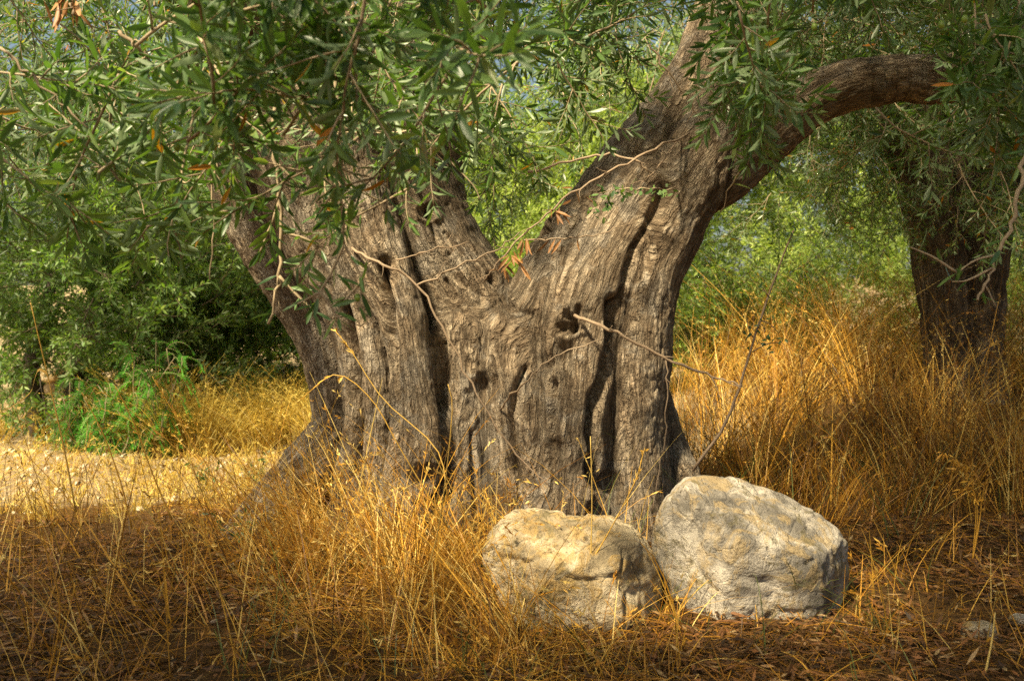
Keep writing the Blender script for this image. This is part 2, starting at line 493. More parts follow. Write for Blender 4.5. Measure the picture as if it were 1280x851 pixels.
# ------------------------------------------------------------------ the old olive tree: trunk
# strands of the fused trunk: (px, py, distance, radius in px) read off the photo, each at its own depth
STR = [
    [(240, 60, 5.0, 46), (300, 200, 5.0, 50), (345, 300, 5.0, 48), (398, 400, 4.98, 42), (425, 500, 4.95, 40), (418, 590, 4.9, 46), (395, 660, 4.8, 52)],
    [(330, 60, 4.9, 60), (375, 190, 4.84, 66), (412, 300, 4.78, 60), (452, 400, 4.72, 46), (466, 500, 4.66, 40), (462, 600, 4.6, 46), (455, 690, 4.5, 54)],
    [(390, 60, 4.8, 50), (428, 190, 4.7, 50), (465, 300, 4.62, 44), (504, 400, 4.52, 34), (518, 480, 4.46, 34), (526, 545, 4.42, 42), (514, 600, 4.38, 40), (500, 690, 4.3, 52)],
    [(440, 40, 4.95, 66), (480, 190, 4.95, 78), (528, 300, 4.92, 74), (588, 400, 4.88, 72), (612, 500, 4.84, 74), (612, 600, 4.8, 74), (600, 700, 4.7, 86)],
    [(505, 20, 5.3, 44), (526, 160, 5.2, 46), (540, 260, 5.1, 46), (554, 350, 4.95, 48), (600, 440, 4.85, 58), (640, 560, 4.8, 70)],
    [(925, -90, 5.15, 36), (902, 30, 5.1, 41), (866, 112, 5.0, 48), (815, 190, 4.92, 54), (752, 275, 4.85, 58), (702, 360, 4.78, 62), (666, 450, 4.72, 66), (655, 540, 4.66, 66), (655, 680, 4.58, 76)],
    [(945, -60, 5.0, 30), (926, 60, 4.96, 38), (886, 170, 4.86, 54), (836, 260, 4.76, 55), (796, 360, 4.7, 53), (788, 450, 4.66, 50), (790, 540, 4.62, 50), (792, 620, 4.56, 54), (800, 720, 4.48, 62)],
    [(805, 245, 4.76, 52), (752, 340, 4.66, 58), (722, 430, 4.58, 54), (716, 520, 4.52, 52), (708, 600, 4.48, 56), (700, 700, 4.4, 68)],
    [(634, 432, 4.74, 56), (650, 500, 4.62, 56), (662, 600, 4.52, 52), (668, 700, 4.42, 58)],
    [(570, 430, 4.66, 46), (572, 520, 4.6, 48), (566, 600, 4.54, 52), (556, 700, 4.45, 58)],
    [(850, 250, 4.85, 40), (905, 212, 4.85, 43), (958, 166, 4.85, 38), (1030, 118, 4.85, 35), (1110, 100, 4.85, 32), (1200, 98, 4.82, 31), (1330, 70, 4.75, 28), (1480, 20, 4.6, 24)],
    [(805, 420, 4.85, 10), (822, 490, 4.8, 16), (838, 560, 4.75, 24), (858, 615, 4.65, 29), (905, 680, 4.5, 28), (960, 740, 4.4, 20)],
    [(425, 550, 4.85, 44), (378, 600, 4.72, 42), (330, 642, 4.58, 36), (292, 682, 4.45, 28), (262, 725, 4.3, 16)],
    [(470, 640, 4.5, 40), (440, 680, 4.35, 36), (415, 730, 4.25, 24)],
    [(620, 520, 5.1, 120), (630, 640, 5.05, 140), (630, 720, 5.0, 160)],
    [(630, 440, 5.05, 60), (640, 520, 4.95, 105)],
]
strands = []
for s in STR:
    a = np.array([[*P(px, py, Yd), r / F * Yd] for px, py, Yd, r in s])
    strands.append(catmull(a, 5 * (len(a) - 1) + 1))

def strand_dists(p, full=True):
    """signed distance, nearest axis point, axis direction and arc length for each strand"""
    D, C, T, A = [], [], [], []
    for s in strands:
        D0 = np.full(len(p), 9.0); C0 = np.zeros((len(p), 3)); T0 = np.zeros((len(p), 3)); A0 = np.zeros(len(p))
        lo = (s[:, :3] - s[:, 3:]).min(0) - 0.10; hi = (s[:, :3] + s[:, 3:]).max(0) + 0.10
        sel = np.where(((p > lo) & (p < hi)).all(1))[0]
        q = p[sel]
        best = np.full(len(q), 9e9); kb = np.zeros(len(q), int); tb = np.zeros(len(q))
        lens = np.linalg.norm(np.diff(s[:, :3], axis=0), axis=1)
        cum = np.concatenate([[0], np.cumsum(lens)])
        for k in range(len(s) - 1):
            a, ab = s[k, :3], s[k + 1, :3] - s[k, :3]
            dx, dy, dz = q[:, 0] - a[0], q[:, 1] - a[1], q[:, 2] - a[2]
            t = np.clip((dx * ab[0] + dy * ab[1] + dz * ab[2]) / lens[k] ** 2, 0, 1)
            d = np.sqrt((dx - t * ab[0]) ** 2 + (dy - t * ab[1]) ** 2 + (dz - t * ab[2]) ** 2) - (s[k, 3] + t * (s[k + 1, 3] - s[k, 3]))
            m = d < best
            best[m] = d[m]; kb[m] = k; tb[m] = t[m]
        if len(q):
            ab = s[kb + 1, :3] - s[kb, :3]
            D0[sel] = best; C0[sel] = s[kb, :3] + tb[:, None] * ab
            T0[sel] = -ab / lens[kb][:, None]; A0[sel] = cum[-1] - (cum[kb] + tb * lens[kb])
        D.append(D0); C.append(C0); T.append(T0); A.append(A0)
    return np.array(D), np.array(C), np.array(T), np.array(A)

KS = 0.016
def sdf_grad(p, ks=None):
    ks = ks or KS
    D, C, _, _ = strand_dists(p)
    m = D.min(0)
    w = np.exp(-(D - m) / ks)
    sw = w.sum(0)
    g = nrm(((w / sw)[..., None] * nrm(p[None] - C)).sum(0))
    return m - ks * np.log(sw) + ks * 0.8, g

def sdf(p):
    return sdf_grad(p)[0]

def grad(p, e=0.004):
    return sdf_grad(p, 0.02)[1]

def project(p, lim):
    d, g = sdf_grad(p)
    return p - g * np.clip(d, -lim, lim)[:, None]

def hits(pix):
    """where the rays through these pixels meet the trunk"""
    o = np.array((0, 0, EYE))
    d = nrm(np.array([P(a, b_, 1.0) - o for a, b_ in pix]))
    t = np.full(len(d), 3.2)
    for _ in range(60):
        t = t + np.clip(sdf(o + d * t[:, None]), -0.05, 0.09) * 0.9
    return o + d * t[:, None]

tmp = Acc()
for s in strands:
    tube(tmp, s[:, :3], s[:, 3], 14)
    for end, sg in ((s[0], -1), (s[-1], 1)):
        pass
V0, Q0, _ = tmp.get()
me0 = bpy.data.meshes.new("trunk_base")
me0.from_pydata(V0.tolist(), [], [list(q) for q in Q0])
ob0 = bpy.data.objects.new("trunk_base", me0)
COL.objects.link(ob0)
md = ob0.modifiers.new("remesh", 'REMESH'); md.mode = 'VOXEL'; md.voxel_size = 0.0155; md.adaptivity = 0.0
dg = bpy.context.evaluated_depsgraph_get()
ev = ob0.evaluated_get(dg)
me1 = ev.to_mesh()
nv = len(me1.vertices)
V = np.empty(nv * 3, np.float32); me1.vertices.foreach_get("co", V); V = V.reshape(-1, 3).astype(float)
Qr = [tuple(p.vertices) for p in me1.polygons if len(p.vertices) == 4]
Qr = np.array(Qr)
ev.to_mesh_clear()
bpy.data.objects.remove(ob0); bpy.data.meshes.remove(me0)
for _ in range(3):
    V = project(V, 0.05)

def subdivide(V, Q):
    e = np.sort(np.concatenate([Q[:, [0, 1]], Q[:, [1, 2]], Q[:, [2, 3]], Q[:, [3, 0]]]), 1)
    u, inv = np.unique(e, axis=0, return_inverse=True)
    inv = inv.ravel()
    n, m, k = len(V), len(u), len(Q)
    E = V[u].mean(1); C = V[Q].mean(1)
    ei = n + inv.reshape(4, k)
    ci = n + m + np.arange(k)
    out = np.concatenate([np.stack([Q[:, 0], ei[0], ci, ei[3]], 1), np.stack([Q[:, 1], ei[1], ci, ei[0]], 1),
                          np.stack([Q[:, 2], ei[2], ci, ei[1]], 1), np.stack([Q[:, 3], ei[3], ci, ei[2]], 1)])
    return np.concatenate([V, E, C]), out
V, Qr = subdivide(V, Qr)
V = project(V, 0.03)
G = grad(V, 0.008)
D, C, T, A = strand_dists(V)
W = np.exp(-(D - D.min(0)) / 0.02); W /= W.sum(0)
c_b = (W[..., None] * C).sum(0); t_b = nrm((W[..., None] * T).sum(0)); s_b = (W * A).sum(0)
up_x = nrm(np.array((1.0, 0, 0)) - t_b * t_b[:, :1])
e2 = np.cross(t_b, up_x)
lat = V - c_b
grain = np.stack([(lat * up_x).sum(1), (lat * e2).sum(1), s_b], 1)
# grooves where strands meet
Ds = np.sort(D, 0)
seam = np.exp(-((Ds[1] - Ds[0]) / 0.020) ** 2)
disp = -0.012 * seam
q = grain + 0.025 * np.stack([noise(V, 4.5, 31), noise(V, 4.5, 32), noise(V, 4.5, 33)], 1)
lump = 0.026 * fbm(V * np.array((1, 1, 0.55)), 4.2, 3, 11) + 0.012 * fbm(V, 10.0, 3, 12)
furrow = lambda k, st, sd: 1 - np.abs(noise(q * np.array((k, k, k / st)), 1.0, sd)) * 2
rough = sstep(-0.35, 0.35, noise(V, 2.3, 17))
rough = rough * (1 - 0.85 * np.clip(W[2] + 0.7 * W[1] + 0.7 * W[0], 0, 1) * sstep(1.35, 0.9, V[:, 2]))      # the smooth ribs
disp += lump
def ridge(k, st, sd):
    f = 0.0; a = 1.0; t = 0.0
    for o in range(3):
        kk = k * 1.9 ** o
        f = f + a * np.abs(noise(q * np.array((kk, kk, kk / st)) + 0.35 * np.stack([noise(V, kk * 0.35, sd + 70 + o)] * 3, 1), 1.0, sd + o)); t += a; a *= 0.55
    return f / t
disp += 0.026 * (0.35 + 0.65 * rough) * (np.clip(ridge(17, 8, 21), 0, 0.45) - 0.28)
disp += 0.017 * (0.35 + 0.65 * rough) * (np.clip(ridge(38, 6, 27), 0, 0.4) - 0.25)
d1, d2 = voronoi(q * np.array((30, 30, 14.0)) + 0.4 * np.stack([noise(V, 20, 91), noise(V, 20, 92), noise(V, 20, 93)], 1), 1.0, 41)
disp += 0.005 * sstep(0.0, 0.5, noise(V, 3.1, 44)) * (sstep(0.0, 0.3, d2 - d1) - 0.7)
# knots, holes and clefts at the places the photo shows them
KN = [(535, 265, 0.030, -0.035, 0.016), (677, 288, 0.050, -0.22, 0.014), (662, 305, 0.04, -0.14, 0.0), (714, 406, 0.034, -0.13, 0.018), (702, 440, 0.042, -0.06, 0.0), (684, 455, 0.04, -0.05, 0.0),
      (608, 486, 0.070, -0.035, 0.010), (614, 476, 0.03, -0.02, 0.0), (556, 290, 0.010, -0.014, 0.003), (563, 318, 0.012, -0.014, 0.004), (728, 258, 0.035, -0.02, 0.014), (636, 335, 0.05, -0.06, 0.0),
      (745, 640, 0.05, -0.06, 0.0), (760, 600, 0.045, -0.05, 0.0), (525, 600, 0.04, -0.04, 0.012), (690, 250, 0.04, 0.02, 0.0), (872, 238, 0.10, 0.025, 0.0), (700, 560, 0.03, -0.03, 0.012)]
hp = hits([(a, b_) for a, b_, *_ in KN])
for h, (_, _, r, dep, rim) in zip(hp, KN):
    rr = np.linalg.norm(V - h, axis=1) * np.clip(1 + 0.40 * noise(V, 14, 51) + 0.20 * noise(V, 34, 52) + 0.10 * noise(q * np.array((60, 60, 12)), 1.0, 53), 0.3, 2)
    disp += dep * np.exp(-(rr / r) ** 2.0) + rim * np.exp(-((rr - 1.75 * r) / (0.5 * r)) ** 2)
CL = [([(482, 330), (486, 400), (490, 470), (492, 540), (490, 600)], 0.024, 0.12), ([(430, 380), (440, 440), (446, 520), (440, 590)], 0.022, 0.09),
      ([(548, 400), (556, 470), (558, 540), (552, 620)], 0.024, 0.09), ([(768, 380), (762, 440), (748, 500), (742, 540), (746, 600), (756, 660)], 0.028, 0.12),
      ([(615, 350), (640, 385), (665, 395)], 0.02, 0.035), ([(655, 460), (640, 520), (648, 600), (640, 660)], 0.018, 0.05), ([(690, 480), (688, 560), (690, 640)], 0.016, 0.045),
      ([(775, 380), (790, 320), (810, 280), (835, 235)], 0.02, 0.03), ([(560, 350), (600, 420), (620, 470)], 0.014, 0.025), ([(440, 250), (470, 330), (500, 370)], 0.015, 0.03),
      ([(505, 180), (530, 250), (560, 330), (600, 370)], 0.014, 0.03), ([(590, 540), (596, 620), (590, 680)], 0.014, 0.035)]
for line, w, dep in CL:
    L_ = hits(catmull(np.array(line, float), 4 * len(line)))
    L_ = L_ + 0.012 * np.stack([noise(L_, 14, 61), np.zeros(len(L_)), np.zeros(len(L_))], 1)
    dm = np.full(len(V), 9.0)
    for a, b_ in zip(L_[:-1], L_[1:]):
        ab = b_ - a
        t = np.clip(((V - a) @ ab) / max(ab @ ab, 1e-9), 0, 1)
        dm = np.minimum(dm, np.linalg.norm(V - a - t[:, None] * ab, axis=1))
    w2 = w * (1 + 0.5 * noise(V, 9, 62))
    disp += -dep * np.exp(-(dm / w2) ** 2)
V = V + G * disp[:, None]

BASE = np.array((0.0, 4.75, 0.0))
olive = empty("olive_tree", BASE)
tag(olive, "huge old olive tree with gnarled forked trunk, boulders at its foot", "tree")
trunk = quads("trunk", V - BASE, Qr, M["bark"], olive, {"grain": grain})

# ------------------------------------------------------------------ twigs with leaves
def leaf_shape(hi):
    if hi:
        prof = [(0.0, 0.10), (0.30, 0.86), (0.62, 1.0), (0.86, 0.55), (1.0, 0.04)]
        V, Q = [], []
        for t, w in prof:
            dz = -0.10 * t * t
            V += [(-0.5 * w, t, dz + 0.10 * w), (0, t, dz), (0.5 * w, t, dz + 0.10 * w)]
        for k in range(len(prof) - 1):
            a = 3 * k
            Q += [(a, a + 1, a + 4, a + 3), (a + 1, a + 2, a + 5, a + 4)]
    else:
        prof = [(0.0, 0.25), (0.5, 1.0), (1.0, 0.08)]
        V, Q = [], []
        for t, w in prof:
            V += [(-0.5 * w, t, -0.12 * t * t), (0.5 * w, t, -0.12 * t * t)]
        for k in range(2):
            a = 2 * k
            Q += [(a, a + 1, a + 3, a + 2)]
    return np.array(V, float), np.array(Q)
LEAF = {True: leaf_shape(True), False: leaf_shape(False)}

def put_leaves(acc, pos, direc, up, length, width, tint, hi):
    """many leaves at once"""
    pos, direc = np.asarray(pos, float), nrm(direc)
    side = nrm(np.cross(direc, up))
    nrml = np.cross(side, direc)
    LV, LQ = LEAF[hi]
    n, k = len(pos), len(LV)
    curl = rng.uniform(-0.7, 1.1, n)
    Vv = (pos[:, None] + side[:, None] * (LV[None, :, :1] * np.asarray(width)[:, None, None]) + direc[:, None] * (LV[None, :, 1:2] * np.asarray(length)[:, None, None])
          + nrml[:, None] * (LV[None, :, 2:] * (np.asarray(length) * 1.0)[:, None, None] * np.where(LV[None, :, 2:] < 0, curl[:, None, None], 0.5)))
    Qq = (LQ[None] + (np.arange(n) * k)[:, None, None]).reshape(-1, LQ.shape[1])
    acc.add(Vv.reshape(-1, 3), Qq, np.repeat(tint, k))

def axis_curve(p, d, length, n, droop, wig):
    pts = [np.asarray(p, float)]
    d = nrm(d)
    for _ in range(n):
        d = nrm(d + np.array((0, 0, -droop / n)) + rng.normal(0, wig, 3))
        pts.append(pts[-1] + d * length / n)
    return np.array(pts)

def sprig_leaves(pts, lmin, lmax, gap, start=0.15):
    """opposite pairs along a twig and a rosette at its tip"""
    seg = np.linalg.norm(np.diff(pts, axis=0), axis=1)
    cum = np.concatenate([[0], np.cumsum(seg)])
    pos, dr, ln = [], [], []
    s, k = cum[-1] * start, 0
    roll0 = rng.uniform(0, 6.28)
    while s < cum[-1]:
        i = min(np.searchsorted(cum, s) - 1, len(seg) - 1); i = max(i, 0)
        t = (s - cum[i]) / seg[i]
        c = pts[i] + t * (pts[i + 1] - pts[i])
        d = nrm(pts[i + 1] - pts[i])
        a = nrm(np.cross(d, (0.31, 0.2, 0.93)))
        b_ = np.cross(d, a)
        roll = roll0 + k * 1.57 + rng.normal(0, 0.25)
        tipf = s / cum[-1]
        open_ = 1.12 - 0.45 * tipf
        for sg in (0, math.pi):
            if rng.random() < 0.08: continue
            o = a * math.cos(roll + sg) + b_ * math.sin(roll + sg)
            pos.append(c); dr.append(d * math.cos(open_) + o * math.sin(open_) + rng.normal(0, 0.14, 3)); ln.append(rng.uniform(lmin, lmax) * (0.85 + 0.3 * math.sin(tipf * 3.1)))
        s += gap * rng.uniform(0.8, 1.25); k += 1
    d = nrm(pts[-1] - pts[-2])
    for _ in range(3):
        pos.append(pts[-1]); dr.append(d + rng.normal(0, 0.4, 3)); ln.append(rng.uniform(lmin * 0.6, lmax * 0.8))
    return np.array(pos), np.array(dr), np.array(ln)

def make_branch(hi, length=0.75, nside=8, droop=0.7, lmin=0.045, lmax=0.068, gap=0.024, aspect=0.185):
    """a branchlet growing along +Z from the origin: (twig mesh, leaf mesh)"""
    tw, lf = Acc(), Acc()
    main = axis_curve((0, 0, 0), (0, 0, 1), length, 9, 0.0, 0.10)
    tube(tw, main, np.linspace(0.0042, 0.0014, len(main)), 6 if hi else 4, rng.uniform(0.2, 0.9))
    sets = [sprig_leaves(main[4:], lmin, lmax, gap, 0.1)]
    for k in range(nside):
        t = 0.10 + 0.8 * k / nside + rng.uniform(-0.03, 0.03)
        i = t * 9; j = int(i)
        c = main[j] + (i - j) * (main[j + 1] - main[j])
        d = nrm(main[j + 1] - main[j])
        a = nrm(np.cross(d, (1, 0.2, 0))); b_ = np.cross(d, a)
        r = k * 2.4 + rng.normal(0, 0.4)
        o = a * math.cos(r) + b_ * math.sin(r)
        s = axis_curve(c, d * 0.75 + o * 0.75, rng.uniform(0.16, 0.34) * length / 0.75, 6, 0.0, 0.10)
        tube(tw, s, np.linspace(0.0026, 0.0010, len(s)), 4, rng.uniform(0.2, 0.9))
        sets.append(sprig_leaves(s, lmin, lmax, gap, 0.12))
    pos = np.concatenate([x[0] for x in sets]); dr = np.concatenate([x[1] for x in sets]); ln = np.concatenate([x[2] for x in sets])
    n = len(pos)
    up = nrm(rng.normal(0, 0.55, (n, 3)) + np.array((0.25, -0.35, 0.75)))
    tint = np.clip(rng.normal(0.50, 0.22, n), 0.02, 0.94)
    old = rng.random(n) < 0.012
    tint[old] = rng.uniform(0.97, 1.0, old.sum())
    put_leaves(lf, pos, dr, up, ln, ln * aspect * rng.uniform(0.85, 1.15, n), tint, hi)
    return tw, lf

def frame(d, roll):
    d = nrm(d)
    a = nrm(np.cross(d, (0.13, 0.97, 0.2)))
    b_ = np.cross(d, a)
    x = a * math.cos(roll) + b_ * math.sin(roll)
    return np.stack([x, np.cross(d, x), d], 1)          # columns

HI = [make_branch(True, 0.40, 7, lmin=0.052, lmax=0.080, gap=0.022, aspect=0.195) for _ in range(9)] + [make_branch(True, 0.30, 5, lmin=0.055, lmax=0.082, gap=0.020, aspect=0.195) for _ in range(4)] + [make_branch(True, 0.46, 6, lmin=0.048, lmax=0.074, gap=0.023, aspect=0.20) for _ in range(4)]
LO = [make_branch(False, 0.75, 8) for _ in range(8)]
LO_G = [(t.get(), l.get()) for t, l in LO]

def mass(name, places, mat_leaf, mat_twig, parent, protos, tint_shift=0.0, twigs=True, wide=1.0, tint_jit=0.05):
    """one crown: branchlets at many places, merged; leaves as the crown, its twigs as a child"""
    la, ta = Acc(), Acc()
    off = np.array(parent.location) if parent is not None else np.zeros(3)
    for (p, d, sc) in places:
        (tv, tq, tt), (lv, lq, lt) = protos[rng.integers(len(protos))]
        m = frame(d, rng.uniform(0, 6.28)) * sc
        la.add(lv @ m.T + p - off, lq, np.clip(lt + tint_shift + rng.normal(0, tint_jit), 0, 1))
        if twigs:
            ta.add(tv @ m.T + p - off, tq, tt)
    V_, Q_, T_ = la.get()
    o = quads(name, V_, Q_, mat_leaf, parent, {"tint": T_})
    if twigs:
        V_, Q_, T_ = ta.get()
        quads("twigs", V_, Q_, mat_twig, o, {"tint": T_})
    return o

branch_mesh = []
def leafy_branch(p, d, sc, proto=None, roll=None):
    """a leafy branch of the old olive tree: twig, with its leaves as a child"""
    k = rng.integers(13) if proto is None else proto
    while len(branch_mesh) <= k:
        branch_mesh.append(None)
    if branch_mesh[k] is None:
        t = HI[k][0].build("leafy_branch", M["twig"], olive)
        l = HI[k][1].build("leaves", M["leaf"], t)
        branch_mesh[k] = (t, l)
    else:
        t0, l0 = branch_mesh[k]
        t = t0.copy(); COL.objects.link(t); t.parent = olive
        l = l0.copy(); COL.objects.link(l); l.parent = t
    m = Matrix(frame(d, rng.uniform(0, 6.28) if roll is None else roll).tolist()).to_4x4()
    t.matrix_local = Matrix.Translation(Vector(p - BASE)) @ m @ Matrix.Scale(sc, 4)
    return t

def zone(n, x0, x1, y0, y1, Y0, Y1, dmean, dsig, s0, s1, keep=None):
    out = []
    while len(out) < n:
        px, py = rng.uniform(x0, x1), rng.uniform(y0, y1)
        if keep and not keep(px, py): continue
        d = np.array(dmean) + rng.normal(0, dsig, 3)
        out.append((P(px, py, rng.uniform(Y0, Y1)), d, rng.uniform(s0, s1)))
    return out

# near, sunlit boughs on the left, hanging from above: the foliage ends along this line of the photo
EDGE = np.array([(-200, 330), (0, 310), (110, 305), (200, 325), (245, 250), (285, 200), (340, 190), (380, 235), (440, 255), (480, 190), (560, 165), (600, 110), (760, 110), (795, 70), (840, 25), (885, 15), (905, 60), (922, 205), (985, 215), (1005, 120), (1035, 70), (1100, 55), (1170, 65), (1195, 190), (1300, 250), (1500, 260)], float)
def above(px, py, marg=0.0):
    return py < np.interp(px, EDGE[:, 0], EDGE[:, 1]) - marg
def hang(n, x0, x1, y0, y1, Y0, Y1, dmean, dsig, s0, s1, half, marg=60):
    """branchlets given by their middle; their tips stay above the foliage's lower edge"""
    out = []
    for _ in range(n * 60):
        if len(out) >= n: break
        px, py, Yd = rng.uniform(x0, x1), rng.uniform(y0, y1), rng.uniform(Y0, Y1)
        d = nrm(np.array(dmean) + rng.normal(0, dsig, 3)); sc = rng.uniform(s0, s1)
        c = P(px, py, Yd)
        ok = above(px, py, marg * 0.4)
        for f in (-1, 1):
            e = c + d * half * sc * f
            ex, ey = 640 + e[0] / e[1] * F, HZ + (EYE - e[2]) / e[1] * F
            ok = ok and above(ex, ey, marg * 0.3)
        if ok: out.append((c - d * half * sc, d, sc))
    return out
# gaps cut into the crown along the sun's path, to light these places
def grid(px0, px1, py0, py1, Yd, n=6):
    return np.array([P(x, y, Yd) for x in np.linspace(px0, px1, n) for y in np.linspace(py0, py1, n)])
def patch(x0, x1, y0, y1, z, n=7):
    return np.array([(x, y, z) for x in np.linspace(x0, x1, n) for y in np.linspace(y0, y1, n)])
GAPS = [  # places, share of the boughs in the way that are missing (crown, near boughs), half width of the gap
    (grid(830, 1050, 605, 740, 3.4), 0.97, 0.93, 0.14), (grid(615, 820, 640, 760, 3.3), 0.98, 0.97, 0.16),
    (grid(400, 800, 330, 620, 4.4), 0.92, 0.78, 0.13), (grid(720, 880, 180, 340, 4.5), 0.84, 0.5, 0.12), (grid(300, 520, 200, 420, 4.6), 0.72, 0.4, 0.12),
    (grid(250, 540, 0, 220, 2.2, 8), 0.92, 0.0, 0.12), (grid(0, 220, 60, 300, 2.4), 0.25, 0.0, 0.1), (grid(600, 800, 20, 180, 3.2), 0.6, 0.0, 0.1), (grid(900, 1010, 20, 200, 2.9), 0.8, 0.0, 0.1),
    (grid(330, 620, 600, 770, 3.7), 0.9, 0.3, 0.12), (patch(-5.5, -0.8, 5.3, 9.5, 0.2, 14), 0.97, 0.6, 0.22), (patch(0.9, 2.3, 6.0, 9.0, 0.9, 8), 0.92, 0.3, 0.15), (grid(900, 1150, 360, 520, 6.3), 0.9, 0.3, 0.14)]
def in_gap(p, d, ln, near=False):
    q = p + nrm(d) * np.linspace(0.0, ln, 5)[:, None]
    s_ = np.array(SUN_DIR)
    for tg, pc, pn, w in GAPS:
        v = q[:, None] - tg[None]
        t = v @ s_
        off = np.linalg.norm(v - t[..., None] * s_, axis=2)
        if ((t > 0.35) & (off < w)).any() and rng.random() < (pn if near else pc):
            return True
    return False
near = []
near += hang(52, 180, 560, -60, 250, 1.9, 2.5, (0.0, -0.3, 0.0), 0.6, 0.8, 1.1, 0.2)
near += hang(20, -30, 260, -30, 320, 2.1, 2.9, (-0.1, -0.2, 0.0), 0.6, 0.8, 1.1, 0.2)
near += hang(24, 540, 850, -60, 160, 2.9, 3.8, (0.1, -0.3, -0.1), 0.6, 0.8, 1.05, 0.2)
near += hang(20, 900, 1300, -60, 140, 2.4, 3.2, (0.1, -0.3, -0.05), 0.6, 0.8, 1.05, 0.2)
near += hang(4, 905, 990, 60, 200, 2.9, 3.2, (0.1, -0.2, -0.6), 0.4, 0.8, 1.0, 0.2, 20)
near += hang(6, 1140, 1320, 20, 190, 2.7, 3.4, (0.1, -0.1, -0.5), 0.5, 0.8, 1.0, 0.2)
near = [b_ for b_ in near if not in_gap(b_[0], b_[1], 0.42 * b_[2], True)]
sprays = []
for tx, ty, Yd, ln_ in [(262, 325, 2.4, .5), (345, 330, 2.5, .45), (432, 290, 2.2, .5), (494, 225, 2.7, .5), (770, 150, 3.8, .5), (742, 125, 3.7, .5), (792, 95, 3.8, .5), (715, 165, 3.7, .5), (548, 232, 3.0, .5), (600, 262, 3.4, .5),
                        (520, 200, 2.6, .5), (236, 262, 2.3, .5), (178, 345, 2.6, .55), (118, 312, 2.3, .55), (58, 305, 2.5, .5), (20, 318, 2.4, .5), (640, 215, 3.6, .5), (705, 225, 3.7, .5), (762, 190, 3.6, .5), (330, 240, 2.1, .5), (400, 250, 2.0, .5), (470, 200, 2.1, .5),
                        (920, 205, 3.4, .5), (985, 215, 3.4, .5), (1225, 250, 3.4, .5), (1275, 235, 3.0, .5), (1190, 215, 3.6, .5)]:
    tip = P(tx, ty, Yd)
    d = nrm(np.array((rng.normal(0.0, 0.55), rng.normal(-0.15, 0.3), -0.8)))
    sprays.append((tip - d * 0.48 * ln_ / 0.5, d, ln_ / 0.5))
for p, d, sc in sprays:
    leafy_branch(p, d, sc, proto=13 + int(rng.integers(4)))
near = [near[k] for k in rng.permutation(len(near))[:99 - len(sprays)]]
for p, d, sc in near:
    leafy_branch(p, d, sc)

# the rest of the crown: boughs behind the near ones, beyond the fork and over the whole place
crown = []
crown += hang(150, -150, 330, -160, 300, 3.3, 5.4, (0, 0, -0.5), 0.6, 0.7, 1.0, 0.36)
crown += hang(60, 300, 560, -160, 170, 3.2, 4.2, (0, 0, -0.5), 0.6, 0.7, 1.0, 0.36)
crown += hang(60, 540, 880, -170, 150, 3.9, 4.4, (0, 0, -0.5), 0.6, 0.7, 0.9, 0.36)
crown += zone(190, 530, 870, -140, 195, 5.7, 7.4, (0, 0, -0.5), 0.6, 0.7, 1.0)
crown += zone(50, 690, 835, -30, 150, 5.6, 6.6, (0, 0, -0.5), 0.6, 0.7, 1.0)
crown += zone(22, 560, 730, 120, 250, 5.9, 7.0, (0, 0, -0.5), 0.6, 0.5, 0.7)
crown += hang(80, 900, 1400, -180, 70, 3.6, 4.5, (0, 0, -0.3), 0.6, 0.7, 1.0, 0.36)
crown += zone(130, 900, 1420, -160, 90, 5.3, 6.2, (0, 0, -0.3), 0.6, 0.8, 1.1)
for _ in range(520):                                               # high canopy
    a = rng.uniform(0, 6.283); rr = 4.3 * math.sqrt(rng.random())
    x, y = rr * math.cos(a), 4.9 + rr * math.sin(a) * 0.9
    lowest = 2.35 + 0.06 * rr
    if y < 4.6: lowest = max(lowest, EYE + y * 0.345 + 0.35)
    crown.append((np.array((x, y, rng.uniform(lowest, lowest + 1.5))), np.array((x * 0.15, (y - 5) * 0.15, 0.0)) + rng.normal(0, 0.6, 3), rng.uniform(1.0, 1.5)))
def shade(tx, ty, tz, r, n, t0=4.6, t1=5.6):  # extra boughs out of view, put in to cast shade
    """adds unseen boughs towards the sun to darken the place tx, ty, tz"""
    for _ in range(n):
        g = np.array((tx, ty, tz)) + np.array((rng.normal(0, r), rng.normal(0, r), 0))
        p = g + np.array(SUN_DIR) * rng.uniform(t0, t1)
        b_ = (p, rng.normal(0, 0.6, 3), rng.uniform(1.1, 1.5))
        if not in_gap(b_[0], b_[1], 0.75 * b_[2]):
            crown.append(b_)
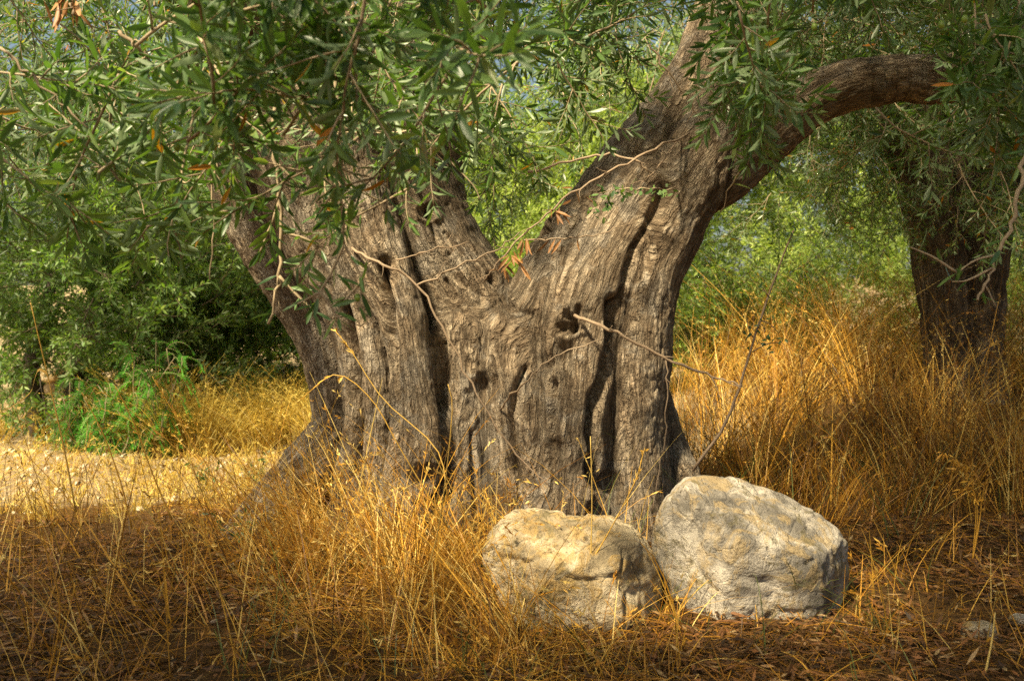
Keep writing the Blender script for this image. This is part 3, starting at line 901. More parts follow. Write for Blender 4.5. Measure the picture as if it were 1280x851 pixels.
def shades():
    shade(-1.5, 3.1, 0.0, 0.5, 90)
    shade(-2.2, 3.9, 0.0, 0.5, 60)
    shade(-0.9, 2.6, 0.0, 0.35, 50)
    shade(0.2, 2.5, 0.0, 0.4, 30)
    shade(1.5, 2.9, 0.0, 0.4, 60)
    shade(2.0, 4.2, 0.0, 0.5, 60)
    shade(2.6, 5.6, 0.4, 0.4, 40)
    shade(-1.6, 2.9, 1.3, 0.3, 30, 3.2, 4.4)
    shade(-1.25, 2.4, 1.4, 0.25, 40, 1.8, 3.4)
    shade(1.2, 2.8, 1.6, 0.35, 40, 1.2, 3.0)
    crown.extend(zone(90, -160, 150, -80, 230, 6.6, 8.0, (0, 0, -0.5), 0.6, 0.8, 1.1))
    crown.extend(b_ for b_ in hang(90, 130, 500, -60, 200, 3.2, 4.3, (0, 0, -0.3), 0.6, 0.7, 0.95, 0.36, 30) if not in_gap(b_[0], b_[1], 0.75 * b_[2], True))
    crown.extend(b_ for b_ in hang(60, -60, 240, -60, 230, 3.2, 4.8, (0, 0, -0.3), 0.6, 0.7, 1.0, 0.36, 30) if not in_gap(b_[0], b_[1], 0.75 * b_[2], True))
    crown.extend(b_ for b_ in hang(60, 560, 800, -60, 90, 4.0, 4.5, (0, 0, -0.3), 0.6, 0.7, 0.9, 0.36, 20) if not in_gap(b_[0], b_[1], 0.75 * b_[2]))
    crown.extend(zone(30, 150, 330, -100, 150, 5.0, 7.0, (0, 0, -0.5), 0.6, 0.8, 1.1))
crown = [b_ for b_ in crown if not in_gap(b_[0], b_[1], 0.75 * b_[2])]
shades()
mass("crown", crown, M["leaf"], M["twig"], olive, LO_G)  # includes the unseen boughs added for shade

# limbs above the picture that carry the crown
def limb(pts, r0, r1, name="limb", mat=None, parent=None, off=None):
    a = Acc()
    pts = catmull(np.array(pts, float), 6 * (len(pts) - 1) + 1)
    tube(a, pts - (BASE if off is None else off), np.linspace(r0, r1, len(pts)), 12, 0.4, 0.06)
    V_, Q_, T_ = a.get()
    s = np.linspace(0, 1, len(V_))
    return quads(name, V_, Q_, mat or M["bark"], parent or olive, {"grain": V_, "tint": T_})
limb([P(320, 100, 4.98), (-1.5, 5.4, 2.75), (-2.0, 6.0, 3.3), (-2.6, 6.4, 3.7)], 0.20, 0.05)
limb([P(400, 60, 4.85), (-1.7, 4.3, 2.7), (-2.3, 3.2, 3.1), (-2.4, 2.2, 3.1), (-2.2, 1.4, 2.9)], 0.20, 0.03)
limb([P(505, 30, 5.3), (-0.3, 5.8, 3.2), (-0.1, 6.6, 3.8)], 0.18, 0.05)
limb([P(915, -80, 5.15), (1.3, 5.0, 3.5), (1.2, 4.2, 3.9), (1.0, 3.0, 3.7)], 0.16, 0.04)
limb([P(935, -50, 5.0), (1.5, 5.4, 3.6), (2.0, 6.2, 4.2)], 0.13, 0.04)
limb([P(1480, 20, 4.6), (3.5, 4.0, 2.75), (3.9, 3.2, 2.9)], 0.09, 0.03)

# ------------------------------------------------------------------ bare and dead twigs of the old tree
def twig_part(name, pix, r0, r1, mat, n=None):
    """pix: (px, py, distance)"""
    a = Acc()
    pts = catmull(np.array([P(*q) for q in pix]), n or 5 * len(pix))
    pts[1:-1] += rng.normal(0, 0.0045, (len(pts) - 2, 3))
    tube(a, pts - BASE, np.linspace(r0, r1, len(pts)) * rng.uniform(0.9, 1.15, len(pts)), 6, rng.uniform(0.3, 0.8), 0.15)
    for k in range(3, len(pts) - 1, 3):                             # short side spurs at the nodes
        if rng.random() < 0.6:
            d = nrm(pts[k + 1] - pts[k]) * 0.8 + nrm(np.array((rng.normal(), -0.3 + rng.normal() * 0.4, rng.normal()))) * 0.7
            sp_ = axis_curve(pts[k], d, rng.uniform(0.02, 0.11), 5, 0.1, 0.14)
            tube(a, sp_ - BASE, np.linspace(r1 * 0.8, r1 * 0.3, 6), 4, 0.5, 0.1)
    return a.build(name, mat, olive), pts
def leaves_on(parent, off, pos, dr, ln, mat, name="leaves", aspect=0.2, tints=None):
    a = Acc()
    n = len(pos)
    put_leaves(a, np.array(pos) - off, np.array(dr), nrm(rng.normal(0, 0.5, (n, 3)) + np.array((0, -0.6, 0.5))), np.array(ln), np.array(ln) * aspect,
               np.clip(rng.normal(0.5, 0.2, n), 0, 0.94) if tints is None else tints, True)
    return a.build(name, mat, parent)
def at_hit(px, py, d=-0.02):
    h = hits([(px, py)])[0]
    return (px, py, h[1] + d)
tw1, pts1 = twig_part("dead_twig", [at_hit(440, 310), (480, 330, 4.25), (522, 356, 4.22), (560, 420, 4.2), (600, 500, 4.15), (640, 560, 4.12), (690, 612, 4.1)], 0.0065, 0.0028, M["dead_wood"])
twig_part("dead_twig", [(522, 356, 4.22), (570, 335, 4.3), (620, 312, 4.35), (650, 290, 4.4)], 0.0055, 0.002, M["dead_wood"])
twig_part("dead_twig", [at_hit(495, 325), (540, 313, 4.3), (588, 303, 4.35)], 0.004, 0.002, M["dead_wood"])
twig_part("dead_twig", [at_hit(718, 394), (760, 412, 4.2), (830, 446, 4.15), (890, 470, 4.15), (928, 482, 4.15)], 0.0075, 0.004, M["dead_wood"])
twig_part("dead_twig", [(832, 447, 4.15), (834, 500, 4.16), (830, 560, 4.18), (815, 640, 4.15)], 0.003, 0.002, M["dead_wood"])
twig_part("dead_twig", [at_hit(625, 512), (652, 482, 4.2), (690, 448, 4.18), (752, 424, 4.2)], 0.0045, 0.002, M["dead_wood"])
wt, wp = twig_part("dead_twig", [at_hit(862, 166), (800, 196, 4.3), (730, 232, 4.28), (670, 280, 4.25), (625, 325, 4.25), (605, 352, 4.3)], 0.006, 0.003, M["dead_wood"])
pos, dr = [], []
for cx, cy, n_ in [(642, 322, 10), (655, 300, 4), (698, 262, 6), (718, 240, 4), (628, 338, 4)]:
    for _ in range(n_):
        b0 = P(cx + rng.normal(0, 5), cy + rng.normal(0, 5), 4.22)
        an = rng.normal(0, 0.75)
        pos.append(b0); dr.append(np.array((math.sin(an), -0.35 + rng.normal(0, 0.25), -math.cos(an))))
leaves_on(wt, BASE, pos, dr, rng.uniform(0.05, 0.095, len(pos)), M["withered"], "withered_leaves", 0.17, rng.random(len(pos)))
tw, _ = twig_part("dead_twig", [(655, 300, 4.3), (700, 298, 4.25), (745, 293, 4.25), (790, 280, 4.28)], 0.003, 0.002, M["dead_wood"])
leaves_on(tw, BASE, [P(694, 299, 4.25), P(702, 299, 4.25), P(722, 297, 4.25), P(686, 300, 4.25)], [(-0.5, 0, -1), (-0.7, 0, -1), (0.1, 0, -1), (-0.9, -0.2, -1)], [0.07, 0.08, 0.06, 0.07], M["withered"], "withered_leaves", 0.17, rng.random(4))
twig_part("dead_twig", [(812, 55, 3.6), (840, 95, 3.6), (882, 155, 3.65)], 0.004, 0.0025, M["dead_wood"])
twig_part("dead_twig", [at_hit(850, 172), (825, 205, 4.4), (800, 235, 4.4)], 0.004, 0.002, M["dead_wood"])
twig_part("dead_twig", [(660, 215, 4.6), (740, 195, 4.45), (790, 198, 4.35), (815, 216, 4.35)], 0.006, 0.004, M["dead_wood"])
# leafy shoot on the right limb
sh, sp = twig_part("leafy_shoot", [at_hit(846, 238), (800, 236, 4.3), (765, 240, 4.28), (745, 258, 4.28)], 0.004, 0.002, M["twig"])
pos = [P(rng.uniform(745, 845), rng.normal(240, 8), 4.27) for _ in range(46)] + [P(rng.uniform(736, 768), rng.uniform(240, 275), 4.27) for _ in range(26)]
leaves_on(sh, BASE, pos, rng.normal(0, 1, (len(pos), 3)) + np.array((0, -0.4, -0.2)), rng.uniform(0.022, 0.036, len(pos)), M["leaf"], aspect=0.5)
# pale bare twig hanging down in front of the left limb
def hanging(main, sides, r0, r1, leaf_every, mat):
    t, pts = twig_part("hanging_twig", main, r0, r1, mat)
    pos, dr, ln = [], [], []
    lines = [pts]
    for s in sides:
        sp_ = catmull(np.array([P(*q) for q in s]), 4 * len(s))
        a = Acc(); tube(a, sp_ - BASE, np.linspace(r1 * 1.3, r1 * 0.6, len(sp_)), 5, 0.7, 0.1); a.build("side_twig", mat, t)
        lines.append(sp_)
    for ln_ in lines:
        for k in range(2, len(ln_)):
            if rng.random() < leaf_every:
                pos.append(ln_[k]); d = ln_[k] - ln_[k - 1]
                dr.append(nrm(d) * 0.6 + rng.normal(0, 0.7, 3)); ln.append(rng.uniform(0.04, 0.068))
    if pos:
        leaves_on(t, BASE, pos, dr, ln, M["leaf"])
hanging([(415, -60, 2.3), (418, 120, 2.3), (424, 210, 2.3), (430, 306, 2.3)],
        [[(430, 306, 2.3), (412, 345, 2.3), (400, 365, 2.3), (390, 395, 2.3)], [(400, 365, 2.3), (415, 385, 2.3), (424, 400, 2.3)], [(400, 365, 2.3), (372, 380, 2.3)],
         [(430, 306, 2.3), (446, 335, 2.3), (452, 352, 2.3), (448, 390, 2.3)], [(452, 352, 2.3), (432, 375, 2.3), (420, 398, 2.3)], [(424, 190, 2.3), (405, 195, 2.3), (388, 202, 2.3)],
         [(425, 210, 2.3), (445, 218, 2.3), (462, 221, 2.3)], [(426, 240, 2.3), (410, 250, 2.3), (398, 268, 2.3)], [(422, 170, 2.3), (440, 160, 2.3), (455, 165, 2.3)]], 0.0062, 0.0030, 0.55, M["twig"])
hanging([(345, 60, 2.7), (344, 180, 2.7), (350, 260, 2.7), (348, 340, 2.7), (335, 405, 2.7)],
        [[(347, 205, 2.7), (362, 220, 2.7), (372, 230, 2.7)], [(350, 250, 2.7), (335, 290, 2.7), (325, 315, 2.7)], [(349, 345, 2.7), (372, 370, 2.7), (395, 390, 2.7)], [(350, 290, 2.7), (385, 300, 2.7), (410, 320, 2.7)]],
        0.007, 0.0036, 0.6, M["twig"])
hanging([(510, 130, 2.9), (520, 180, 2.9), (528, 212, 2.9)], [[(515, 160, 2.9), (545, 185, 2.9), (590, 230, 2.9), (600, 250, 2.9)]], 0.004, 0.0025, 0.3, M["twig"])
hanging([(1300, 150, 2.6), (1278, 210, 2.6), (1262, 280, 2.6), (1240, 335, 2.6), (1222, 375, 2.6)],
        [[(1250, 318, 2.6), (1220, 325, 2.6), (1195, 342, 2.6)], [(1195, 340, 2.6), (1168, 322, 2.6), (1138, 309, 2.6)], [(1240, 335, 2.6), (1210, 350, 2.6), (1190, 352, 2.6)]], 0.0065, 0.003, 0.5, M["twig"])
hanging([(985, 60, 3.3), (960, 160, 3.4), (925, 210, 3.5), (900, 265, 3.6)], [], 0.005, 0.002, 0.4, M["twig"])
hanging([(150, 40, 2.6), (185, 80, 2.6), (160, 150, 2.6)], [], 0.006, 0.004, 0.2, M["twig"])
hanging([(0, 60, 2.3), (50, 105, 2.3), (110, 160, 2.3)], [], 0.004, 0.002, 0.8, M["twig"])
hanging([(270, 190, 2.6), (268, 240, 2.6), (262, 350, 2.6)], [], 0.003, 0.0018, 0.2, M["twig"])
# withered spray in the dark upper left corner
tw, _ = twig_part("dead_twig", [(70, -60, 2.6), (85, -10, 2.6), (95, 20, 2.6)], 0.005, 0.003, M["dead_wood"])
pos = [P(rng.normal(86, 14), rng.uniform(-15, 18), 2.6) for _ in range(16)]
leaves_on(tw, BASE, pos, np.array([(rng.normal(0, 0.4), rng.normal(0, 0.3), -1) for _ in pos]), rng.uniform(0.05, 0.08, 16), M["withered"], "withered_leaves", 0.18, rng.random(16))

# green olives on the near boughs
def olive_fruit(px, py, Yd):
    import bmesh
    bm = bmesh.new()
    bmesh.ops.create_uvsphere(bm, u_segments=14, v_segments=10, radius=0.0075)
    for v in bm.verts:
        v.co.z *= 1.3
    me = bpy.data.meshes.new("olive"); bm.to_mesh(me); bm.free()
    for p in me.polygons: p.use_smooth = True
    me.materials.append(M["fruit"])
    link("olive", me, olive, Vector(P(px, py, Yd) - BASE))
for q_ in [(221, 184, 2.2), (1177, 31, 2.3), (1206, 24, 2.35), (296, 36, 2.1), (371, 4, 2.0), (1018, 34, 2.5), (447, 372, 2.3)]:
    olive_fruit(*q_)

# ------------------------------------------------------------------ boulders and stones
def boulder(name, px, py, Yd, outline, depth, mat, cuts, seed, label, cat="rock", group=None, amp=0.03, sub=6):
    import bmesh
    bm = bmesh.new()
    bmesh.ops.create_icosphere(bm, subdivisions=sub, radius=1.0)
    n = np.array([v.co for v in bm.verts])
    ang = np.array([math.atan2(-(y - py), x - px) for x, y in outline]); rad = np.array([math.hypot(x - px, y - py) / F * Yd for x, y in outline])
    o = np.argsort(ang); ang, rad = ang[o], rad[o]
    th = np.arctan2(n[:, 2], n[:, 0])
    rr = np.interp(th, np.concatenate([ang - 2 * math.pi, ang, ang + 2 * math.pi]), np.tile(rad, 3))
    rho = np.sqrt(n[:, 0] ** 2 + n[:, 2] ** 2)
    k = rho ** 0.75
    v = np.stack([np.cos(th) * rr * k, np.sign(n[:, 1]) * np.abs(n[:, 1]) ** 0.85 * depth, np.sin(th) * rr * k], 1)
    for nn, dd in cuts:
        nn = nrm(nn)
        over = v @ nn - dd
        v = v - nn * (np.maximum(over, 0) * 0.88)[:, None]
    g = nrm(v)
    dsp = amp * fbm(v, 4.5, 5, seed) + amp * 0.5 * fbm(v, 13, 4, seed + 9) + amp * 0.16 * fbm(v, 50, 3, seed + 5)
    d1_, d2_ = voronoi(v + 0.03 * np.stack([noise(v, 9, 1), noise(v, 9, 2), noise(v, 9, 3)], 1), 5.5, seed)
    dsp += -amp * 0.7 * np.exp(-((d2_ - d1_) / 0.05) ** 2)
    e1_, e2_ = voronoi(v * np.array((1, 1, 1.5)) + 0.05 * np.stack([noise(v, 6, 4), noise(v, 6, 5), noise(v, 6, 6)], 1), 9.0, seed + 3)
    dsp += amp * 0.3 * (0.5 - e1_) - amp * 0.25 * np.exp(-((e2_ - e1_) / 0.06) ** 2)
    v = v + g * dsp[:, None]
    for b_, c in zip(bm.verts, v):
        b_.co = c
    for f in bm.faces: f.smooth = True
    me = bpy.data.meshes.new(name); bm.to_mesh(me); bm.free()
    me.materials.append(mat)
    return tag(link(name, me, loc=Vector(P(px, py, Yd))), label, cat, group)
boulder("boulder", 938, 694, 3.56, [(818, 690), (822, 650), (838, 618), (858, 598), (900, 600), (950, 612), (1005, 636), (1045, 662), (1058, 690), (1054, 728), (1030, 765), (980, 790), (900, 790), (848, 758), (826, 722)],
        0.30, M["rock_grey"], [((0.25, -0.45, 0.86), 0.185), ((-0.75, -0.6, 0.1), 0.25), ((0.75, -0.6, -0.05), 0.29), ((0.05, -0.95, -0.1), 0.24)], 3,
        "large grey boulder with flat sloping top, right of the cream one", group=None, amp=0.014)
boulder("boulder", 722, 718, 3.50, [(604, 696), (616, 664), (644, 641), (680, 640), (712, 646), (752, 648), (790, 658), (812, 682), (824, 714), (826, 755), (808, 790), (740, 800), (665, 790), (620, 740)],
        0.26, M["rock_cream"], [((-0.2, -0.5, 0.85), 0.205), ((0.75, -0.65, 0.1), 0.25), ((-0.6, -0.7, 0.0), 0.25)], 14,
        "lower cream boulder with knobbly top behind the grass", amp=0.023)
boulder("stone", 1226, 791, 3.2, [(1202, 795), (1208, 782), (1226, 777), (1244, 783), (1250, 796), (1230, 808), (1208, 806)], 0.045, M["rock_cream"], [], 23,
        "small round pale stone lying in the leaf litter", "stone", amp=0.008, sub=4)
boulder("stone", 1275, 776, 3.3, [(1262, 778), (1268, 770), (1280, 768), (1294, 774), (1296, 784), (1270, 786)], 0.04, M["rock_grey"], [], 27,
        "tiny brown stone half hidden at the right edge", "stone", amp=0.006, sub=4)

# ------------------------------------------------------------------ the second olive tree on the right
B2 = np.array((3.05, 7.0, 0.3))
olive2 = empty("olive_tree", B2)
tag(olive2, "shaded olive tree with dark upright trunk standing in the tall dry grass", "tree")
def small_trunk(parent, base, strs, mat, vox=0.03, name="trunk"):
    global strands
    keep = strands
    strands = [catmull(np.array([[*P(px, py, Yd), r / F * Yd] for px, py, Yd, r in s]), 5 * (len(s) - 1) + 1) for s in strs]
    t_ = Acc()
    for s in strands: tube(t_, s[:, :3], s[:, 3], 12)
    v_, q_, _ = t_.get()
    m0 = bpy.data.meshes.new("tmp"); m0.from_pydata(v_.tolist(), [], [list(x) for x in q_])
    o0 = bpy.data.objects.new("tmp", m0); COL.objects.link(o0)
    mm = o0.modifiers.new("r", 'REMESH'); mm.mode = 'VOXEL'; mm.voxel_size = vox
    e_ = o0.evaluated_get(bpy.context.evaluated_depsgraph_get())
    m1 = e_.to_mesh()
    v_ = np.array([x.co for x in m1.vertices]); q_ = np.array([tuple(p.vertices) for p in m1.polygons if len(p.vertices) == 4])
    e_.to_mesh_clear(); bpy.data.objects.remove(o0); bpy.data.meshes.remove(m0)
    v_, q_ = subdivide(v_, q_)
    for _ in range(2): v_ = project(v_, 0.05)
    g_ = grad(v_, 0.01)
    D_, C_, T_, A_ = strand_dists(v_)
    w_ = np.exp(-(D_ - D_.min(0)) / 0.02); w_ /= w_.sum(0)
    c_ = (w_[..., None] * C_).sum(0); s_ = (w_ * A_).sum(0)
    gr = np.stack([(v_ - c_)[:, 0], (v_ - c_)[:, 1], s_], 1)
    qq = gr + 0.05 * np.stack([noise(v_, 4, 1), noise(v_, 4, 2), noise(v_, 4, 3)], 1)
    ds = np.sort(D_, 0)
    dd = 0.02 * fbm(v_, 5, 3, 5) - 0.012 * np.clip(1 - 2 * np.abs(noise(qq * np.array((22, 22, 4)), 1, 6)), -0.4, 1)
    if len(strs) > 1: dd = dd - 0.03 * np.exp(-((ds[1] - ds[0]) / 0.03) ** 2)
    v_ = v_ + g_ * dd[:, None]
    strands = keep
    return quads(name, v_ - base, q_, mat, parent, {"grain": gr})
small_trunk(olive2, B2, [[(1120, 90, 7.0, 40), (1150, 200, 7.0, 38), (1172, 300, 6.95, 36), (1182, 400, 6.9, 33), (1190, 480, 6.9, 36), (1190, 560, 6.85, 46)],
                         [(1262, 80, 7.1, 36), (1245, 200, 7.0, 36), (1232, 300, 6.95, 32), (1226, 400, 6.9, 30), (1228, 480, 6.9, 34), (1235, 560, 6.85, 44)],
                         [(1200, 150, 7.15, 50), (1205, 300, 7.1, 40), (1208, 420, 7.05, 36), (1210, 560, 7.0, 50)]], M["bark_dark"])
cr2 = zone(260, 870, 1420, -20, 215, 5.6, 8.2, (-0.1, -0.1, -0.7), 0.5, 0.8, 1.1)
cr2 += zone(55, 880, 1140, 120, 255, 5.8, 7.4, (-0.2, -0.1, -0.8), 0.4, 0.6, 0.9)
cr2 += zone(14, 1130, 1290, 150, 260, 5.9, 6.8, (0, -0.1, -0.9), 0.4, 0.5, 0.7)
for _ in range(130):
    a = rng.uniform(0, 6.283); rr = 2.8 * math.sqrt(rng.random())
    cr2.append((B2 + np.array((rr * math.cos(a), rr * math.sin(a), rng.uniform(2.3, 3.8))), rng.normal(0, 0.6, 3), rng.uniform(1.1, 1.5)))
cr2 = [b_ for b_ in cr2 if not in_gap(b_[0], b_[1], 0.75 * b_[2])]
mass("crown", cr2, M["leaf"], M["twig"], olive2, LO_G, tint_shift=0.05)

# ------------------------------------------------------------------ shrubs and trees behind
FINE = []
for _ in range(6):
    t_, l_ = make_branch(False, 0.6, 9, lmin=0.035, lmax=0.06, gap=0.022, aspect=0.28)
    FINE.append((t_.get(), l_.get()))
def bush(name, c, rad, n, label, cat, mat, stems=(), tint=0.0, sc=(0.8, 1.2), lobes=6, group=None):
    base = np.array((c[0], c[1], float(H(np.array([c[0]]), np.array([c[1]]))[0])))
    root = empty(name, base)
    tag(root, label, cat, group)
    rad = np.array(rad)
    L_ = [np.array((0, 0, 0, 1.0))] + [np.array([*(nrm(rng.normal(0, 1, 3)) * rad * 0.62), rng.uniform(0.45, 0.68)]) for _ in range(lobes)]
    pl = []
    while len(pl) < n:
        lb = L_[rng.integers(len(L_))]
        d = nrm(rng.normal(0, 1, 3))
        p = np.array(c) + lb[:3] + d * rad * lb[3] * rng.uniform(0.55, 1.0)
        if p[2] < base[2] + 0.05: continue
        dd = d * np.array((1, 1, 0.6)) + np.array((0, 0, 0.25)) + rng.normal(0, 0.35, 3)
        pl.append((p, dd, rng.uniform(*sc)))
    for s in stems:
        a = Acc()
        pts = catmull(np.array(s, float), 10)
        tube(a, pts - base, np.linspace(0.10, 0.04, 10), 8, 0.3, 0.1)
        a.build("trunk", M["dark_wood"], root)
    mass("crown", pl, mat, M["dark_wood"], root, FINE, tint_shift=tint)
    return root
def G0(x, y): return (x, y, float(H(np.array([x]), np.array([y]))[0]) - 0.05)
bush("olive_tree", (-3.75, 8.5, 1.25), (1.6, 1.1, 1.2), 460, "bushy dark young olive tree with low crown behind the sunlit clearing", "tree", M["shrub_leaf"],
     [[G0(-4.05, 8.6), (-4.15, 8.6, 0.6), (-4.0, 8.7, 1.4)], [G0(-3.8, 8.6), (-3.75, 8.6, 0.6), (-3.5, 8.7, 1.3)]], -0.12)
bush("olive_tree", (-2.75, 10.2, 1.35), (1.0, 0.9, 0.95), 240, "light green young olive tree left of the big trunk, farther back", "tree", M["shrub_leaf"],
     [[G0(-3.1, 10.5), (-3.1, 10.5, 0.6), (-3.0, 10.6, 1.0)]], 0.3)
bush("shrub", (-2.05, 9.9, 1.05), (0.75, 0.7, 0.75), 150, "green shrub peeping out right beside the big trunk's left edge", "shrub", M["shrub_leaf"], [], -0.05)
bush("shrub", (1.95, 9.4, 0.95), (0.9, 0.7, 0.95), 190, "bright green shrub right behind the trunk and tall grass", "shrub", M["shrub_leaf"], [], 0.2)
bush("shrub", (4.2, 10.4, 1.5), (1.5, 0.8, 0.9), 220, "yellowish green shrub growing between trunk and second olive tree", "shrub", M["shrub_leaf"], [], 0.45)
bush("shrub", (6.4, 9.9, 1.5), (1.5, 0.9, 1.1), 170, "green shrub behind the second olive tree's right side", "shrub", M["shrub_leaf"], [], 0.15)
bush("shrub", (0.15, 11.5, 0.9), (1.4, 0.9, 1.1), 190, "sunlit pale green shrub seen through the trunk's fork", "shrub", M["shrub_leaf"], [], 0.55)
bush("olive_tree", (-5.6, 13.0, 2.5), (2.3, 1.6, 1.9), 330, "olive tree far behind the dark bushy one at left", "tree", M["shrub_leaf"], [[G0(-5.6, 13), (-5.5, 13, 0.9), (-5.5, 13, 1.6)]], 0.1, (1.2, 1.7))
bush("olive_tree", (-1.9, 15.5, 2.9), (2.4, 1.6, 2.2), 360, "distant sunlit olive tree glimpsed above the fork's left limb", "tree", M["shrub_leaf"], [[G0(-1.9, 15.5), (-1.8, 15.5, 1.0), (-1.8, 15.5, 1.8)]], 0.25, (1.2, 1.7))
bush("olive_tree", (0.4, 14.2, 2.9), (2.0, 1.4, 2.1), 560, "distant yellow green tree filling the gap of the fork", "tree", M["shrub_leaf"], [[G0(0.4, 14.2), (0.4, 14.2, 1.0), (0.4, 14.2, 1.8)]], 0.60, (1.1, 1.6))
bush("olive_tree", (3.4, 15.5, 2.9), (2.6, 1.7, 2.2), 600, "distant yellow green olive tree beyond the horizontal limb", "tree", M["shrub_leaf"], [[G0(3.4, 15.5), (3.4, 15.5, 1.0), (3.4, 15.5, 1.8)]], 0.5, (1.2, 1.7))
bush("olive_tree", (8.6, 15.0, 2.8), (2.6, 1.7, 2.1), 420, "distant olive tree behind the right edge of the grass bank", "tree", M["shrub_leaf"], [[G0(8.6, 15), (8.6, 15, 1.0), (8.6, 15, 1.8)]], 0.15, (1.2, 1.7))

# fresh feathery pepper tree shoots below the bushy tree
def frond_plant(px, py_top, py_base, Yd, n, label, group):
    base = P(px, py_base, Yd)
    a, l_ = Acc(), Acc()
    for _ in range(n):
        top = P(px + rng.normal(0, 16), py_top + rng.uniform(-5, 40), Yd + rng.normal(0, 0.1))
        st = catmull(np.array([base + rng.normal(0, 0.04, 3), (base + top) / 2 + rng.normal(0, 0.05, 3), top]), 8)
        tube(a, st - base, np.linspace(0.006, 0.003, 8), 4, 0.4)
        for k in range(2, 8):
            for _ in range(2):
                d = np.array((rng.normal(0, 1), rng.normal(0, 0.7), 0.5))
                fr = axis_curve(st[k], d, rng.uniform(0.18, 0.30), 8, 2.4, 0.06)
                tube(a, fr - base, 0.0016, 4, 0.4)
                for j in range(1, 9):
                    dd = nrm(fr[j] - fr[j - 1]); sd = nrm(np.cross(dd, (0.1, 0.3, 0.9)))
                    for f_ in (0.0, 0.5):
                        p_ = fr[j] - (fr[j] - fr[j - 1]) * f_ - base
                        put_leaves(l_, [p_, p_], [dd * 0.5 + sd, dd * 0.5 - sd], np.array([(0, -0.3, 0.9)] * 2), [0.042, 0.042], [0.009, 0.009], rng.uniform(0, 1, 2), False)
    root = a.build("pepper_shoot", M["twig"], None)
    root.location = base
    tag(root, label, "plant", group)
    l_.build("leaves", M["frond"], root)
frond_plant(100, 470, 590, 7.5, 6, "leftmost feathery green pepper shoots beside the bushy tree's dark stem", "pepper tree shoots")
frond_plant(142, 480, 590, 7.3, 7, "middle feathery green pepper shoots hanging over the clearing's edge", "pepper tree shoots")
frond_plant(188, 428, 585, 7.3, 8, "tallest feathery green pepper shoots next to the pale grass tuft", "pepper tree shoots")

# low wall of pale field stones behind the clearing
def stone_wall():
    a = Acc()
    x = -8.5
    rows = 2
    base = np.array((-4.0, 11.2, 0.0))
    for r_ in range(rows):
        x = -8.5 + rng.uniform(0, 0.2)
        while x < -0.8:
            w = rng.uniform(0.22, 0.5); h_ = 0.19
            gz = float(H(np.array([x]), np.array([11.2]))[0])
            c = np.array((x + w / 2, 11.2 + rng.normal(0, 0.03), gz + 0.05 + r_ * h_))
            # rounded block: cube sphere
            n_ = 4
            for ax in range(3):
                for sg in (-1, 1):
                    u = np.linspace(-1, 1, n_)
                    A_, B_ = np.meshgrid(u, u)
                    pts = np.zeros((n_ * n_, 3)); pts[:, ax] = sg; pts[:, (ax + 1) % 3] = A_.ravel() * sg; pts[:, (ax + 2) % 3] = B_.ravel()
                    pp = pts / (np.abs(pts) ** 4).sum(1, keepdims=True) ** 0.25
                    vv = pp * np.array((w / 2 * 1.02, 0.2, h_ / 2 * 1.04)) + c
                    vv = vv + nrm(pp) * (0.03 * noise(vv, 7, 5))[:, None]
                    ii = np.arange(n_ * n_).reshape(n_, n_)
                    qq = np.stack([ii[:-1, :-1], ii[:-1, 1:], ii[1:, 1:], ii[1:, :-1]], -1).reshape(-1, 4)
                    a.add(vv - base, qq)
            x += w
    V_, Q_, T_ = a.get()
    o = quads("stone_wall", V_, Q_, M["rock_cream"], None, loc=base)
    tag(o, "low dry stone wall of pale blocks behind the clearing", "wall")
stone_wall()

# ------------------------------------------------------------------ grass
def blades(acc, base, h, lean, curve, width, tint, seg=5, heads=0.0):
    """ribbons: base (n,3), height, lean vector (n,2), droop at the tip"""
    n = len(base)
    t = np.linspace(0, 1, seg + 1)[None, :, None]
    hh = h[:, None, None]
    L_ = np.concatenate([lean, np.zeros((n, 1))], 1)[:, None, :]
    up = np.array((0, 0, 1.0))
    pts = base[:, None, :] + up * hh * (t - curve[:, None, None] * t ** 3 * 0.5) + L_ * hh * (t + curve[:, None, None] * 1.2 * t * t)
    kk = np.where(rng.random(n) < 0.16)[0]                          # snapped stalks
    if len(kk):
        kj = seg - 2
        fall = nrm(np.concatenate([rng.normal(0, 1, (len(kk), 2)), rng.uniform(-0.7, 0.3, (len(kk), 1))], 1))
        for j in range(kj + 1, seg + 1):
            pts[kk, j] = pts[kk, kj] + fall * (h[kk] / seg * (j - kj))[:, None]
    a = rng.uniform(0, math.pi, n)
    side = np.stack([np.cos(a), np.sin(a), np.zeros(n)], 1)[:, None, :]
    w = width[:, None, None] * (1 - 0.8 * t ** 1.6)
    V_ = np.stack([pts - side * w / 2, pts + side * w / 2], 2).reshape(-1, 3)
    k = 2 * (seg + 1)
    q0 = np.array([(2 * j, 2 * j + 1, 2 * j + 3, 2 * j + 2) for j in range(seg)])
    acc.add(V_, (q0[None] + (np.arange(n) * k)[:, None, None]).reshape(-1, 4), np.repeat(tint, k))
    if heads > 0:                                                   # loose seed heads
        m = np.where(rng.random(n) < heads)[0]
        if len(m):
            tip = pts[m, -1]; pre = pts[m, -2]
            for j in range(9):
                f = rng.uniform(0, 1.0, (len(m), 1))
                p = pre + (tip - pre) * f
                d = nrm(nrm(tip - pre) * 1.0 + rng.normal(0, 0.42, (len(m), 3)))
                ln = rng.uniform(0.012, 0.026, len(m))
                put_leaves(acc, p, d, nrm(rng.normal(0, 1, (len(m), 3))), ln, ln * 0.22, np.clip(tint[m] + 0.15, 0, 1), False)

